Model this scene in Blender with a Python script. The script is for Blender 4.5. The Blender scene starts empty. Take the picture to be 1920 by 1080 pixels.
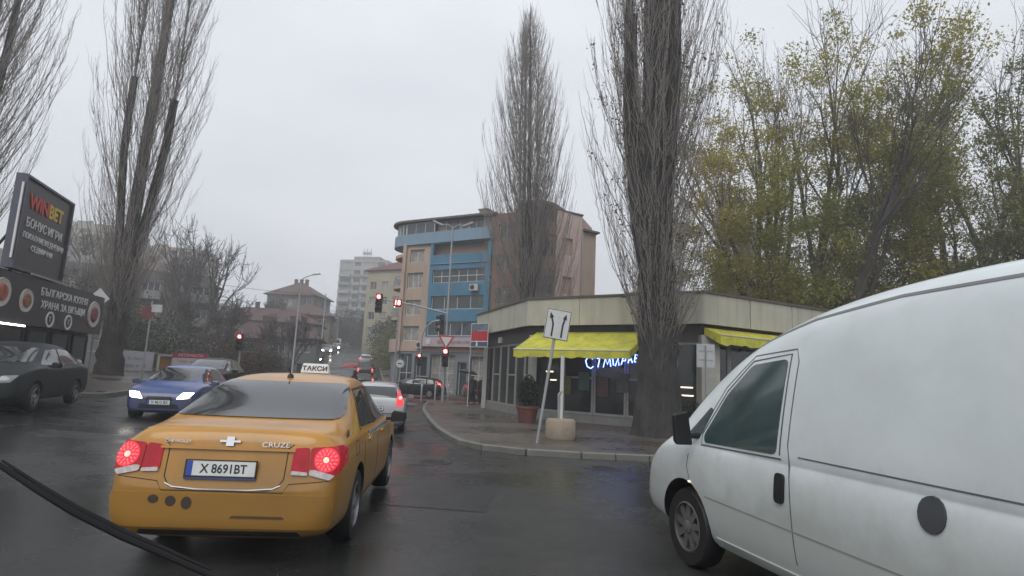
import bpy, bmesh, math, random
import numpy as np
from mathutils import Vector, Matrix
from mathutils.bvhtree import BVHTree
from mathutils.geometry import delaunay_2d_cdt

R = math.radians
sc = bpy.context.scene
col = sc.collection
random.seed(7)

# ------------------------------------------------------------------ camera, sky, sun, exposure
cam_d = bpy.data.cameras.new('camera')
cam = bpy.data.objects.new('camera', cam_d)
col.objects.link(cam)
cam.matrix_world = (Matrix.Translation((0, 0, 1.6)) @ Matrix.Rotation(R(90 + 8.6), 4, 'X') @ Matrix.Rotation(R(2.6), 4, 'Z'))
cam_d.sensor_width = 36.0
cam_d.lens = 36.0 * 1100 / 1920
cam_d.clip_start = 0.05
cam_d.clip_end = 4000
sc.camera = cam

SUN_EL, SUN_AZ = 48, 200          # soft, high, a little behind the camera
world = bpy.data.worlds.new('World')
sc.world = world
world.use_nodes = True
wn, wl = world.node_tree.nodes, world.node_tree.links
wn.clear()
w_out = wn.new('ShaderNodeOutputWorld')
w_bg = wn.new('ShaderNodeBackground')
w_bg.inputs['Strength'].default_value = 0.1
w_sky = wn.new('ShaderNodeTexSky')
w_sky.sky_type = 'NISHITA'
w_sky.sun_disc = False
w_sky.sun_elevation = R(SUN_EL)
w_sky.sun_rotation = R(SUN_AZ)
w_sky.dust_density = 4.0
w_hsv = wn.new('ShaderNodeHueSaturation')
w_hsv.inputs['Saturation'].default_value = 0.25
w_tc = wn.new('ShaderNodeTexCoord')
w_map = wn.new('ShaderNodeMapping')
w_map.inputs['Scale'].default_value = (1.2, 1.2, 3.0)
w_noise = wn.new('ShaderNodeTexNoise')
w_noise.inputs['Scale'].default_value = 1.6
w_noise.inputs['Detail'].default_value = 5.0
w_noise.inputs['Roughness'].default_value = 0.5
w_ramp = wn.new('ShaderNodeValToRGB')
w_ramp.color_ramp.elements[0].position = 0.3
w_ramp.color_ramp.elements[0].color = (0.84, 0.85, 0.87, 1)
w_ramp.color_ramp.elements[1].position = 0.72
w_ramp.color_ramp.elements[1].color = (1.0, 1.0, 1.0, 1)
w_mul = wn.new('ShaderNodeMix'); w_mul.data_type = 'RGBA'; w_mul.blend_type = 'MULTIPLY'
w_mul.inputs['Factor'].default_value = 1.0
w_mul.inputs['B'].default_value = (10.5, 10.85, 11.5, 1)
w_mix = wn.new('ShaderNodeMix'); w_mix.data_type = 'RGBA'
w_mix.inputs['Factor'].default_value = 0.9
wl.new(w_sky.outputs['Color'], w_hsv.inputs['Color'])
wl.new(w_tc.outputs['Generated'], w_map.inputs['Vector'])
wl.new(w_map.outputs['Vector'], w_noise.inputs['Vector'])
wl.new(w_noise.outputs['Fac'], w_ramp.inputs['Fac'])
wl.new(w_ramp.outputs['Color'], w_mul.inputs['A'])
wl.new(w_hsv.outputs['Color'], w_mix.inputs['A'])
wl.new(w_mul.outputs['Result'], w_mix.inputs['B'])
wl.new(w_mix.outputs['Result'], w_bg.inputs['Color'])
wl.new(w_bg.outputs['Background'], w_out.inputs['Surface'])

sun_d = bpy.data.lights.new('sun', 'SUN')
sun_d.energy = 1.3
sun_d.angle = R(40)
sun_d.color = (1.0, 0.97, 0.93)
sun = bpy.data.objects.new('sun', sun_d)
col.objects.link(sun)
_az = R(SUN_AZ)
_sd = Vector((math.sin(_az) * math.cos(R(SUN_EL)), math.cos(_az) * math.cos(R(SUN_EL)), math.sin(R(SUN_EL))))
sun.rotation_euler = _sd.to_track_quat('Z', 'Y').to_euler()

sc.view_settings.view_transform = 'Standard'
sc.view_settings.look = 'None'
sc.view_settings.exposure = 0.0
sc.view_settings.gamma = 1.0
sc.view_settings.use_curve_mapping = False
sc.render.engine = 'CYCLES'
sc.cycles.use_denoising = True
sc.cycles.max_bounces = 8
sc.cycles.transparent_max_bounces = 24
sc.cycles.volume_bounces = 0
sc.cycles.caustics_reflective = False
sc.cycles.caustics_refractive = False

# ------------------------------------------------------------------ materials
MATS = {}
def mat(name, c, rough=0.6, metal=0.0, vary=0.12, scale=3.0, bump=0.0, bscale=None, emit=None, estr=0.0, coat=0.0,
        dirt=None, dirt_amt=0.0, dirt_scale=1.0, spec=0.5, trans=0.0, streak=None, alpha=1.0, grime=None):
    if name in MATS:
        return MATS[name]
    m = bpy.data.materials.new(name)
    m.use_nodes = True
    N, L = m.node_tree.nodes, m.node_tree.links
    b = N['Principled BSDF']
    b.inputs['Roughness'].default_value = rough
    b.inputs['Metallic'].default_value = metal
    b.inputs['Specular IOR Level'].default_value = spec
    b.inputs['Coat Weight'].default_value = coat
    b.inputs['Coat Roughness'].default_value = 0.08
    b.inputs['Alpha'].default_value = alpha
    if trans:
        b.inputs['Transmission Weight'].default_value = trans
    tc = N.new('ShaderNodeTexCoord')
    nz = N.new('ShaderNodeTexNoise')
    nz.inputs['Scale'].default_value = scale
    nz.inputs['Detail'].default_value = 6
    nz.inputs['Roughness'].default_value = 0.6
    L.new(tc.outputs['Object'], nz.inputs['Vector'])
    rp = N.new('ShaderNodeMapRange')
    rp.inputs['From Min'].default_value = 0.3
    rp.inputs['From Max'].default_value = 0.7
    rp.inputs['To Min'].default_value = 1 - vary
    rp.inputs['To Max'].default_value = 1 + vary
    L.new(nz.outputs['Fac'], rp.inputs['Value'])
    mx = N.new('ShaderNodeMix'); mx.data_type = 'RGBA'; mx.blend_type = 'MULTIPLY'
    mx.inputs['Factor'].default_value = 1
    mx.inputs['A'].default_value = (*c, 1)
    L.new(rp.outputs['Result'], mx.inputs['B'])
    out = mx.outputs['Result']
    if dirt is not None:
        nd = N.new('ShaderNodeTexNoise')
        nd.inputs['Scale'].default_value = dirt_scale
        nd.inputs['Detail'].default_value = 8
        nd.inputs['Roughness'].default_value = 0.65
        if streak:
            mp = N.new('ShaderNodeMapping')
            mp.inputs['Scale'].default_value = streak
            L.new(tc.outputs['Object'], mp.inputs['Vector'])
            L.new(mp.outputs['Vector'], nd.inputs['Vector'])
        else:
            L.new(tc.outputs['Object'], nd.inputs['Vector'])
        rd = N.new('ShaderNodeMapRange')
        rd.inputs['From Min'].default_value = 0.45
        rd.inputs['From Max'].default_value = 0.7
        rd.inputs['To Max'].default_value = dirt_amt
        L.new(nd.outputs['Fac'], rd.inputs['Value'])
        m2 = N.new('ShaderNodeMix'); m2.data_type = 'RGBA'
        L.new(rd.outputs['Result'], m2.inputs['Factor'])
        L.new(out, m2.inputs['A'])
        m2.inputs['B'].default_value = (*dirt, 1)
        out = m2.outputs['Result']
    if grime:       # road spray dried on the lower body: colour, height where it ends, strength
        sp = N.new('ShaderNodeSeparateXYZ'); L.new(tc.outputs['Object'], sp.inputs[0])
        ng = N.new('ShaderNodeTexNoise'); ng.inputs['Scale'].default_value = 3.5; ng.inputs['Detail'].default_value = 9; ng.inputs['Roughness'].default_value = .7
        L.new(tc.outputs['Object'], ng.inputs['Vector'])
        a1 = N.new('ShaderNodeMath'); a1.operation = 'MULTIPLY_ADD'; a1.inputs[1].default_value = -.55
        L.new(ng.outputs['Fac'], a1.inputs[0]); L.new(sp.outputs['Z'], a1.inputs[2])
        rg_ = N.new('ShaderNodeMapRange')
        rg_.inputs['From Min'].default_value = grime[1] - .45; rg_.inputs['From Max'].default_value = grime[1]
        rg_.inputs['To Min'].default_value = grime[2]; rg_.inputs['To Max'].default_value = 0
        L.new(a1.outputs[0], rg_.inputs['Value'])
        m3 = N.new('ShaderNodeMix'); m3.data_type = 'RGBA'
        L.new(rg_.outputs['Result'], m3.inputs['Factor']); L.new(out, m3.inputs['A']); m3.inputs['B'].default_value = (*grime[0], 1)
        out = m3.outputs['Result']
    L.new(out, b.inputs['Base Color'])
    if bump:
        nb = N.new('ShaderNodeTexNoise')
        nb.inputs['Scale'].default_value = bscale or scale * 8
        nb.inputs['Detail'].default_value = 4
        L.new(tc.outputs['Object'], nb.inputs['Vector'])
        bp = N.new('ShaderNodeBump')
        bp.inputs['Strength'].default_value = bump
        bp.inputs['Distance'].default_value = 0.02
        L.new(nb.outputs['Fac'], bp.inputs['Height'])
        L.new(bp.outputs['Normal'], b.inputs['Normal'])
    if emit:
        b.inputs['Emission Color'].default_value = (*emit, 1)
        b.inputs['Emission Strength'].default_value = estr
    MATS[name] = m
    return m

def wet_road(name, c, r0, r1, spec=0.5):
    """Wet surface: patchy gloss, worn wheel tracks, fine aggregate relief."""
    m = bpy.data.materials.new(name)
    m.use_nodes = True
    N, L = m.node_tree.nodes, m.node_tree.links
    b = N['Principled BSDF']
    tc = N.new('ShaderNodeTexCoord')
    def noise(s, det, rgh=0.6):
        n = N.new('ShaderNodeTexNoise')
        n.inputs['Scale'].default_value = s
        n.inputs['Detail'].default_value = det
        n.inputs['Roughness'].default_value = rgh
        L.new(tc.outputs['Object'], n.inputs['Vector'])
        return n
    big, mid, fine = noise(0.22, 6), noise(1.3, 7, 0.7), noise(60, 3)
    def rng(src, a, bb, lo, hi):
        r = N.new('ShaderNodeMapRange')
        for k, v in zip(('From Min', 'From Max', 'To Min', 'To Max'), (a, bb, lo, hi)):
            r.inputs[k].default_value = v
        L.new(src, r.inputs['Value'])
        return r.outputs['Result']
    cv = N.new('ShaderNodeMath'); cv.operation = 'MULTIPLY'
    L.new(rng(big.outputs['Fac'], 0.3, 0.7, 0.65, 1.35), cv.inputs[0])
    L.new(rng(mid.outputs['Fac'], 0.3, 0.7, 0.75, 1.25), cv.inputs[1])
    cf = N.new('ShaderNodeMath'); cf.operation = 'MULTIPLY'
    L.new(cv.outputs[0], cf.inputs[0])
    L.new(rng(fine.outputs['Fac'], 0.3, 0.7, 0.7, 1.3), cf.inputs[1])
    mx = N.new('ShaderNodeMix'); mx.data_type = 'RGBA'; mx.blend_type = 'MULTIPLY'
    mx.inputs['Factor'].default_value = 1
    mx.inputs['A'].default_value = (*c, 1)
    L.new(cf.outputs[0], mx.inputs['B'])
    L.new(mx.outputs['Result'], b.inputs['Base Color'])
    add = N.new('ShaderNodeMath'); add.operation = 'ADD'
    L.new(rng(big.outputs['Fac'], 0.40, 0.56, r0, r1), add.inputs[0])
    L.new(rng(mid.outputs['Fac'], 0.3, 0.7, -0.06, 0.1), add.inputs[1])
    L.new(add.outputs[0], b.inputs['Roughness'])
    b.inputs['Specular IOR Level'].default_value = spec
    bp = N.new('ShaderNodeBump')
    bp.inputs['Strength'].default_value = 0.25
    bp.inputs['Distance'].default_value = 0.01
    L.new(fine.outputs['Fac'], bp.inputs['Height'])
    L.new(bp.outputs['Normal'], b.inputs['Normal'])
    MATS[name] = m
    return m

def glass(name, c=(0.02, 0.025, 0.028), rough=0.05, alpha=1.0):
    return mat(name, c, rough=rough, vary=0.25, scale=1.5, spec=0.6, alpha=alpha)

# ------------------------------------------------------------------ terrain
_HY = [(-200, 0), (-20, 0), (8, 0), (18, -.22), (40, -.25), (52, -.1), (65, .9), (80, 2.5), (96, 3.9), (137, 6.4), (200, 10.5), (320, 16), (600, 30), (1500, 60)]
def hy(y):
    P = _HY
    if y <= P[0][0]: return P[0][1]
    if y >= P[-1][0]: return P[-1][1]
    for i in range(len(P) - 1):
        if P[i][0] <= y <= P[i + 1][0]:
            (x0, a), (x1, b) = P[i], P[i + 1]
            m0 = (b - P[i - 1][1]) / (x1 - P[i - 1][0]) if i > 0 else 0
            m1 = (P[i + 2][1] - a) / (P[i + 2][0] - x0) if i + 2 < len(P) else (b - a) / (x1 - x0)
            d = x1 - x0; t = (y - x0) / d
            return ((2*t**3 - 3*t*t + 1) * a + (t**3 - 2*t*t + t) * d * m0 + (-2*t**3 + 3*t*t) * b + (t**3 - t*t) * d * m1)
def sstep(a, b, v):
    t = min(1, max(0, (v - a) / (b - a)))
    return t * t * (3 - 2 * t)
def road_c(y):
    """x of the main road's centre line."""
    return -7.0 - 0.25 * (y - 16) if y > 16 else -7.0 + (16 - y) * 0.22
def soft(v, k=1.5):
    return 0.5 * (v + math.sqrt(v * v + k * k)) - 0.5 * k * math.exp(-abs(v) / k) if v > -8 * k else 0.0
def h(x, y):
    xl = -6 * (1 - sstep(28, 55, y)) + (road_c(y) - 6.5) * sstep(28, 55, y)
    near = 0.085 * max(0.0, soft(xl - x)) * (1 - sstep(50, 90, y))
    near = 1.9 * math.tanh(near / 1.9)
    hill = 0.30 * max(0.0, soft(road_c(y) - 8 - x, 3)) * sstep(45, 85, y)
    hill = 34 * math.tanh(hill / 34)
    rise = 0.10 * max(0.0, soft(x - (road_c(y) + 30), 4)) * sstep(90, 150, y)
    rise = 14 * math.tanh(rise / 14)
    return hy(y) + near + hill + rise

# ------------------------------------------------------------------ mesh helpers
class MB:
    def __init__(self):
        self.v, self.f = [], []
    def add(self, vs, fs):
        o = len(self.v)
        self.v += [tuple(p) for p in vs]
        self.f += [tuple(i + o for i in q) for q in fs]
        return self
    def box(self, c, s, M=None):
        x, y, z = s[0] / 2, s[1] / 2, s[2] / 2
        vs = [Vector((a * x, b * y, d * z)) for d in (-1, 1) for a, b in ((-1, -1), (1, -1), (1, 1), (-1, 1))]
        if M is not None: vs = [M @ p for p in vs]
        c = Vector(c)
        return self.add([p + c for p in vs], [(3, 2, 1, 0), (4, 5, 6, 7), (0, 1, 5, 4), (1, 2, 6, 5), (2, 3, 7, 6), (3, 0, 4, 7)])
    def tube(self, pts, rad, n=8, cap=True):
        pts = [Vector(p) for p in pts]
        if not hasattr(rad, '__len__'): rad = [rad] * len(pts)
        o = []; up = None
        for i, p in enumerate(pts):
            t = (pts[min(i + 1, len(pts) - 1)] - pts[max(i - 1, 0)]).normalized()
            if up is None:
                up = Vector((0, 0, 1)) if abs(t.z) < 0.9 else Vector((1, 0, 0))
            a = t.cross(up).normalized(); b = a.cross(t)
            up = b
            for k in range(n):
                q = 2 * math.pi * k / n
                o.append(p + (a * math.cos(q) + b * math.sin(q)) * rad[i])
        fs = []
        for i in range(len(pts) - 1):
            for k in range(n):
                fs.append((i * n + k, i * n + (k + 1) % n, (i + 1) * n + (k + 1) % n, (i + 1) * n + k))
        if cap:
            fs.append(tuple(range(n - 1, -1, -1)))
            fs.append(tuple((len(pts) - 1) * n + k for k in range(n)))
        return self.add(o, fs)
    def lathe(self, prof, n=24, c=(0, 0, 0), axis='z', cap=True):
        """prof: (radius, height) pairs turned about an axis through c."""
        o = []
        for r, z in prof:
            for k in range(n):
                q = 2 * math.pi * k / n
                a, b = r * math.cos(q), r * math.sin(q)
                p = {'z': (a, b, z), 'x': (z, a, b), 'y': (b, z, a)}[axis]
                o.append((p[0] + c[0], p[1] + c[1], p[2] + c[2]))
        fs = []
        for i in range(len(prof) - 1):
            for k in range(n):
                fs.append((i * n + k, i * n + (k + 1) % n, (i + 1) * n + (k + 1) % n, (i + 1) * n + k))
        if cap:
            fs.append(tuple(range(n - 1, -1, -1)))
            fs.append(tuple((len(prof) - 1) * n + k for k in range(n)))
        return self.add(o, fs)
    def prism(self, poly, z0, z1, M=None):
        """Vertical extrusion of a plan polygon (counter-clockwise)."""
        n = len(poly)
        vs = [Vector((p[0], p[1], z0)) for p in poly] + [Vector((p[0], p[1], z1)) for p in poly]
        if M is not None: vs = [M @ v for v in vs]
        fs = [tuple(range(n - 1, -1, -1)), tuple(range(n, 2 * n))]
        fs += [(i, (i + 1) % n, n + (i + 1) % n, n + i) for i in range(n)]
        return self.add(vs, fs)
    def mesh(self, name, m, smooth=False):
        me = bpy.data.meshes.new(name)
        me.from_pydata(self.v, [], self.f)
        me.materials.append(m)
        if smooth:
            me.polygons.foreach_set('use_smooth', [True] * len(me.polygons))
            me.set_sharp_from_angle(angle=R(40))
        me.update()
        return me
    def build(self, name, m, parent=None, smooth=False, bevel=0.0):
        o = bpy.data.objects.new(name, self.mesh(name, m, smooth))
        col.objects.link(o)
        if parent is not None: o.parent = parent
        if bevel: add_bevel(o, bevel)
        return o
def add_bevel(o, w, seg=2):
    b = o.modifiers.new('bevel', 'BEVEL')
    b.width = w; b.segments = seg; b.limit_method = 'ANGLE'
    return o
def tag(o, label, cat, group=None, kind=None):
    if label: o['label'] = label
    if cat: o['category'] = cat
    if group: o['group'] = group
    if kind: o['kind'] = kind
    return o
def thing(name, label, cat, loc=(0, 0, 0), rz=0.0, group=None):
    o = bpy.data.objects.new(name, None)
    o.empty_display_size = 0.2
    col.objects.link(o)
    o.location = loc
    o.rotation_euler = (0, 0, rz)
    return tag(o, label, cat, group)
def ch(o, me, name, parent, loc=(0, 0, 0), rot=(0, 0, 0), scale=(1, 1, 1)):
    o = bpy.data.objects.new(name, me)
    col.objects.link(o)
    o.parent = parent; o.location = loc; o.rotation_euler = rot; o.scale = scale
    return o
def copy_tree(o, parent=None):
    c = o.copy(); col.objects.link(c)
    c.parent = parent
    for k in list(o.children):
        copy_tree(k, c)
    return c
def realize(o):
    """Replace an object's modifiers by the mesh they give."""
    dg = bpy.context.evaluated_depsgraph_get()
    me = bpy.data.meshes.new_from_object(o.evaluated_get(dg))
    o.modifiers.clear()
    o.data = me
    return o
def text(name, s, size, m, parent, loc, rot, depth=0.004, align='CENTER', sx=1.0, bold=0.0):
    cu = bpy.data.curves.new(name, 'FONT')
    cu.body = s; cu.size = size; cu.align_x = align; cu.align_y = 'CENTER'
    cu.extrude = depth / 2; cu.offset = bold; cu.resolution_u = 3
    t = bpy.data.objects.new(name, cu); col.objects.link(t)
    dg = bpy.context.evaluated_depsgraph_get()
    me = bpy.data.meshes.new_from_object(t.evaluated_get(dg))
    bpy.data.objects.remove(t)
    me.materials.clear(); me.materials.append(m)
    o = bpy.data.objects.new(name, me); col.objects.link(o)
    o.parent = parent; o.location = loc; o.rotation_euler = rot; o.scale = (sx, 1, 1)
    return o
def cdt_sheet(poly, step, holes=None):
    """Triangulate a plan polygon with an inner grid of points; returns 2D verts and faces."""
    n = len(poly)
    b = []
    for i in range(n):
        p, q = Vector(poly[i][:2]), Vector(poly[(i + 1) % n][:2])
        k = max(1, int((q - p).length / step))
        for j in range(k): b.append(p.lerp(q, j / k))
    xs = [p.x for p in b]; ys = [p.y for p in b]
    def inside(x, y):
        c = False; j = n - 1
        for i in range(n):
            xi, yi = poly[i][0], poly[i][1]; xj, yj = poly[j][0], poly[j][1]
            if (yi > y) != (yj > y) and x < (xj - xi) * (y - yi) / (yj - yi) + xi: c = not c
            j = i
        return c
    pts = list(b)
    x = min(xs) + step / 2
    while x < max(xs):
        y = min(ys) + step / 2
        while y < max(ys):
            if inside(x, y): pts.append(Vector((x, y)))
            y += step
        x += step
    nb = len(b)
    v, e, f, *_ = delaunay_2d_cdt(pts, [(i, (i + 1) % nb) for i in range(nb)], [list(range(nb))], 1, 1e-6)
    return v, f, nb

# ------------------------------------------------------------------ the ground, roads and pavements
M_ground = mat('wet_earth_and_grass', (0.055, 0.055, 0.03), 0.75, vary=0.5, scale=0.35, bump=0.6, bscale=4, dirt=(0.05, 0.035, 0.022), dirt_amt=0.8, dirt_scale=0.15)
M_road = wet_road('wet_asphalt', (0.028, 0.029, 0.027), 0.10, 0.44, 0.36)
M_pave = wet_road('wet_pavement', (0.088, 0.076, 0.062), 0.2, 0.55, 0.4)
M_kerb = mat('wet_kerb_concrete', (0.17, 0.165, 0.15), 0.45, vary=0.3, scale=4, bump=0.4, bscale=40, dirt=(0.05, 0.048, 0.042), dirt_amt=0.8, dirt_scale=2)
M_red = wet_road('wet_red_surfacing', (0.24, 0.035, 0.03), 0.2, 0.5)
M_white_paint = wet_road('worn_white_paint', (0.5, 0.5, 0.48), 0.25, 0.55)

def axis_pts(a):
    s = [0.0]
    while s[-1] < a:
        s.append(s[-1] + max(1.5, 0.06 * s[-1]))
    return s
xs = sorted(set([-v for v in axis_pts(1400)] + axis_pts(1400)))
ys = sorted(set([-v for v in axis_pts(300)] + [v for v in axis_pts(2200)]))
mb = MB()
mb.v = [(x - 12, y + 20, h(x - 12, y + 20) - 0.09) for y in ys for x in xs]
nx = len(xs)
mb.f = [(j * nx + i, j * nx + i + 1, (j + 1) * nx + i + 1, (j + 1) * nx + i) for j in range(len(ys) - 1) for i in range(nx - 1)]
g = mb.build('ground', M_ground, smooth=True); g['kind'] = 'structure'

mb = MB()
gx = [-44 + 0.75 * i for i in range(int(90 / 0.75) + 1)]
gy = [-14 + 0.75 * i for i in range(int(74 / 0.75) + 1)]
keep = {}
for j in range(len(gy) - 1):
    for i in range(len(gx) - 1):
        cx, cy = gx[i] + .37, gy[j] + .37
        if cy > 47 and not (road_c(cy) - 5.8 < cx < road_c(cy) + 5.8): continue
        if cy > 19 and cx < road_c(cy) - 8: continue
        q = []
        for a, b in ((i, j), (i + 1, j), (i + 1, j + 1), (i, j + 1)):
            if (a, b) not in keep:
                keep[(a, b)] = len(mb.v); mb.v.append((gx[a], gy[b], h(gx[a], gy[b])))
            q.append(keep[(a, b)])
        mb.f.append(tuple(q))
road = mb.build('road', M_road, smooth=True); road['kind'] = 'structure'
mb = MB()
for k in range(110):
    y = 58 + k * 2.4
    for t in range(9):
        x = road_c(y) - 5.8 + 11.6 * t / 8
        mb.v.append((x, y, h(x, y) + 0.004))
for k in range(109):
    for t in range(8):
        mb.f.append((k * 9 + t, k * 9 + t + 1, (k + 1) * 9 + t + 1, (k + 1) * 9 + t))
road2 = mb.build('uphill_road', M_road, smooth=True); road2['kind'] = 'structure'

def sheet(name, poly, step, dz, m, kerb=None, skirt=0.2, parent=None):
    v, f, nb = cdt_sheet(poly, step)
    mb = MB()
    mb.v = [(p.x, p.y, h(p.x, p.y) + dz) for p in v]
    mb.f = [tuple(q) for q in f]
    if skirt:
        o = len(mb.v)
        mb.v += [(p.x, p.y, h(p.x, p.y) + dz - skirt) for p in v[:nb]]
        mb.f += [(i, o + i, o + (i + 1) % nb, (i + 1) % nb) for i in range(nb)]
    ob = mb.build(name, m)
    bm = bmesh.new(); bm.from_mesh(ob.data); bmesh.ops.recalc_face_normals(bm, faces=bm.faces)
    bm.to_mesh(ob.data); bm.free()
    if parent: ob.parent = parent
    else: ob['kind'] = 'structure'
    return ob
kerb_me = {}
def kerbs(parent, line, rng):
    """Single kerb stones along an open line of plan points."""
    for a in range(len(line) - 1):
        p, q = Vector(line[a]), Vector(line[a + 1])
        n = max(1, round((q - p).length / 1.0))
        L = (q - p).length / n
        key = round(L, 1)
        if key not in kerb_me:
            kerb_me[key] = MB().box((0, 0, 0), (key - .012, 0.16, 0.30)).mesh('kerb_stone', M_kerb)
        for j in range(n):
            c = p.lerp(q, (j + .5) / n)
            e0, e1 = p.lerp(q, j / n), p.lerp(q, (j + 1) / n)
            pit = math.atan2(h(e1.x, e1.y) - h(e0.x, e0.y), L)
            ks = ch(None, kerb_me[key], 'kerb_stone', parent, (c.x, c.y, h(c.x, c.y) - 0.012 + rng.uniform(-.006, .006)),
                    (rng.uniform(-.01, .01), -pit, math.atan2(q.y - p.y, q.x - p.x)), (L / key, 1, 1))
            add_bevel(ks, .018, 1)
rk = random.Random(3)
k_shop = [(-4.9, 37.6), (-4.5, 33.0), (-4.0, 29.0), (-3.0, 23.5), (-2.1, 19.0), (-1.55, 16.9), (-1.1, 15.3), (-.5, 14.25), (.5, 13.55), (1.7, 13.35), (3.2, 13.4), (7, 13.9), (12, 14.7), (18, 15.8)]
pv = sheet('pavement', k_shop + [(32, 18.5), (45, 21), (45, 33.5), (8, 33.6), (1, 36.3), (-3.5, 38.2)], 1.2, 0.125, M_pave)
kerbs(pv, k_shop, rk)
kerbs(pv, [(-4.9, 37.6), (-3.5, 38.2), (1, 36.3), (8, 33.6)], rk)
k_left = [(-30, 14.2), (-22, 15.4), (-16, 16.6), (-14.3, 17.2), (-13.3, 18.2), (-13.1, 19.4), (-13.9, 23), (-15.6, 30), (-17.5, 38), (-18.9, 44)]
pl = sheet('pavement_left', list(reversed(k_left)) + [(-44, 14.0), (-44, 46), (-20, 46)], 1.2, 0.125, M_pave)
kerbs(pl, k_left[1:], rk)
k_far = [(30, 38.3), (10, 38.8), (2.0, 42.2), (-3.5, 45.4), (-8.0, 47.9), (-9.4, 49.0), (-9.9, 50.8), (-12.0, 58.0), (-16.5, 76)]
pf = sheet('pavement_far', list(reversed(k_far)) + [(-10, 77), (60, 74), (60, 38)], 1.5, 0.125, M_pave)
kerbs(pf, k_far[1:], rk)
pu = sheet('pavement_uphill', [(-20.6, 46), (-22.3, 46), (-33.2, 90), (-45.5, 140), (-43.6, 140), (-31.6, 90)], 2.0, 0.125, M_pave)
sheet('red_crossing', [(-9.0, 40.2), (-1.6, 38.9), (-1.3, 41.2), (-8.8, 42.8)], 1.0, 0.006, M_red, skirt=0)
sheet('red_crossing_far', [(-8.2, 46.2), (-3.4, 42.9), (-2.9, 43.8), (-7.7, 47.3)], 1.0, 0.006, M_red, skirt=0)
sheet('stop_line', [(-9.2, 35.9), (-5.4, 35.2), (-5.35, 35.55), (-9.15, 36.3)], 1.0, 0.006, M_white_paint, skirt=0)
M_patch = wet_road('asphalt_repair', (0.018, 0.018, 0.018), 0.12, 0.4, 0.4)
sheet('road_patch', [(-1.6, 7.4), (-.2, 7.2), (.0, 9.9), (-1.3, 10.2)], .7, .004, M_patch, skirt=0)
sheet('road_patch_long', [(-1.75, 10.9), (-1.25, 10.9), (-2.1, 17.5), (-2.7, 17.5)], .7, .004, M_patch, skirt=0)
sheet('road_patch_side', [(2.2, 9.4), (5.6, 9.9), (5.5, 10.7), (2.1, 10.3)], .7, .004, M_patch, skirt=0)

# ------------------------------------------------------------------ vehicles
M_tyre = mat('wet_tyre_rubber', (0.012, 0.012, 0.013), 0.5, vary=0.3, scale=12)
M_rim = mat('grey_alloy', (0.42, 0.43, 0.44), 0.35, 0.8, vary=0.2, scale=8, dirt=(0.06, 0.05, 0.04), dirt_amt=0.7, dirt_scale=5)
M_black = mat('black_plastic', (0.012, 0.012, 0.014), 0.45, vary=0.2, scale=6)
M_carglass = mat('dark_car_glass', (0.016, 0.019, 0.021), 0.06, vary=0.2, scale=1.2, spec=0.9, coat=0.5)
M_seam = mat('panel_gap', (0.015, 0.013, 0.012), 0.7, vary=0.1)
M_chrome = mat('chrome', (0.75, 0.75, 0.76), 0.15, 1.0, vary=0.08)
M_plate = mat('plate_white', (0.72, 0.73, 0.72), 0.4, vary=0.05, scale=6, dirt=(0.3, 0.27, 0.22), dirt_amt=0.3, dirt_scale=6)
M_plate_blue = mat('plate_blue', (0.03, 0.07, 0.35), 0.4)
M_ink = mat('black_ink', (0.015, 0.015, 0.018), 0.5)
M_tail = mat('red_lamp_lens', (0.24, 0.006, 0.014), 0.22, vary=0.3, scale=14, coat=0.15, spec=.35, emit=(1, 0.02, 0.05), estr=0.16)
M_tail_on = mat('lit_red_lamp', (0.5, 0.02, 0.02), 0.25, emit=(1, 0.06, 0.08), estr=.8)
M_tail_hot = mat('lit_red_bulb', (0.9, 0.2, 0.15), 0.3, emit=(1, 0.22, 0.20), estr=3.0)
M_ring = mat('brake_lens_lit', (.5, .01, .02), .25, vary=.3, scale=40, emit=(1, .03, .07), estr=.55, coat=.5)
M_facet = mat('brake_facet_lit', (.6, .05, .05), .25, emit=(1, .16, .16), estr=1.1)
M_bulb = mat('brake_bulb_lit', (.8, .2, .15), .3, emit=(1, .34, .28), estr=2.0)
M_clear = mat('clear_lamp_lens', (0.5, 0.46, 0.44), 0.15, vary=0.3, scale=25, coat=0.6)
M_head_on = mat('lit_headlamp', (0.9, 0.9, 0.9), 0.2, emit=(1.0, 0.93, 0.80), estr=9)
M_head_far = mat('bright_far_headlamp', (0.9, 0.9, 0.9), 0.2, emit=(1.0, 0.93, 0.80), estr=32)
M_head = mat('headlamp_lens', (0.16, 0.17, 0.18), 0.2, metal=0.1, vary=0.3, scale=9, coat=0.7)
M_amber = mat('lit_amber_repeater', (0.9, 0.5, 0.2), 0.3, emit=(1.0, 0.72, 0.4), estr=4)
M_amber_off = mat('amber_lens', (0.5, 0.16, 0.02), 0.25)
M_cabin = mat('car_interior', (0.02, 0.02, 0.022), 0.8)

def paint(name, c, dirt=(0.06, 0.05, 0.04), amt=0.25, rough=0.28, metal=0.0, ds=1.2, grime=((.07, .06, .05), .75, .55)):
    return mat(name, c, rough, metal, vary=0.05, scale=2, coat=0.5, dirt=dirt, dirt_amt=amt, dirt_scale=ds, grime=grime)

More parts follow.
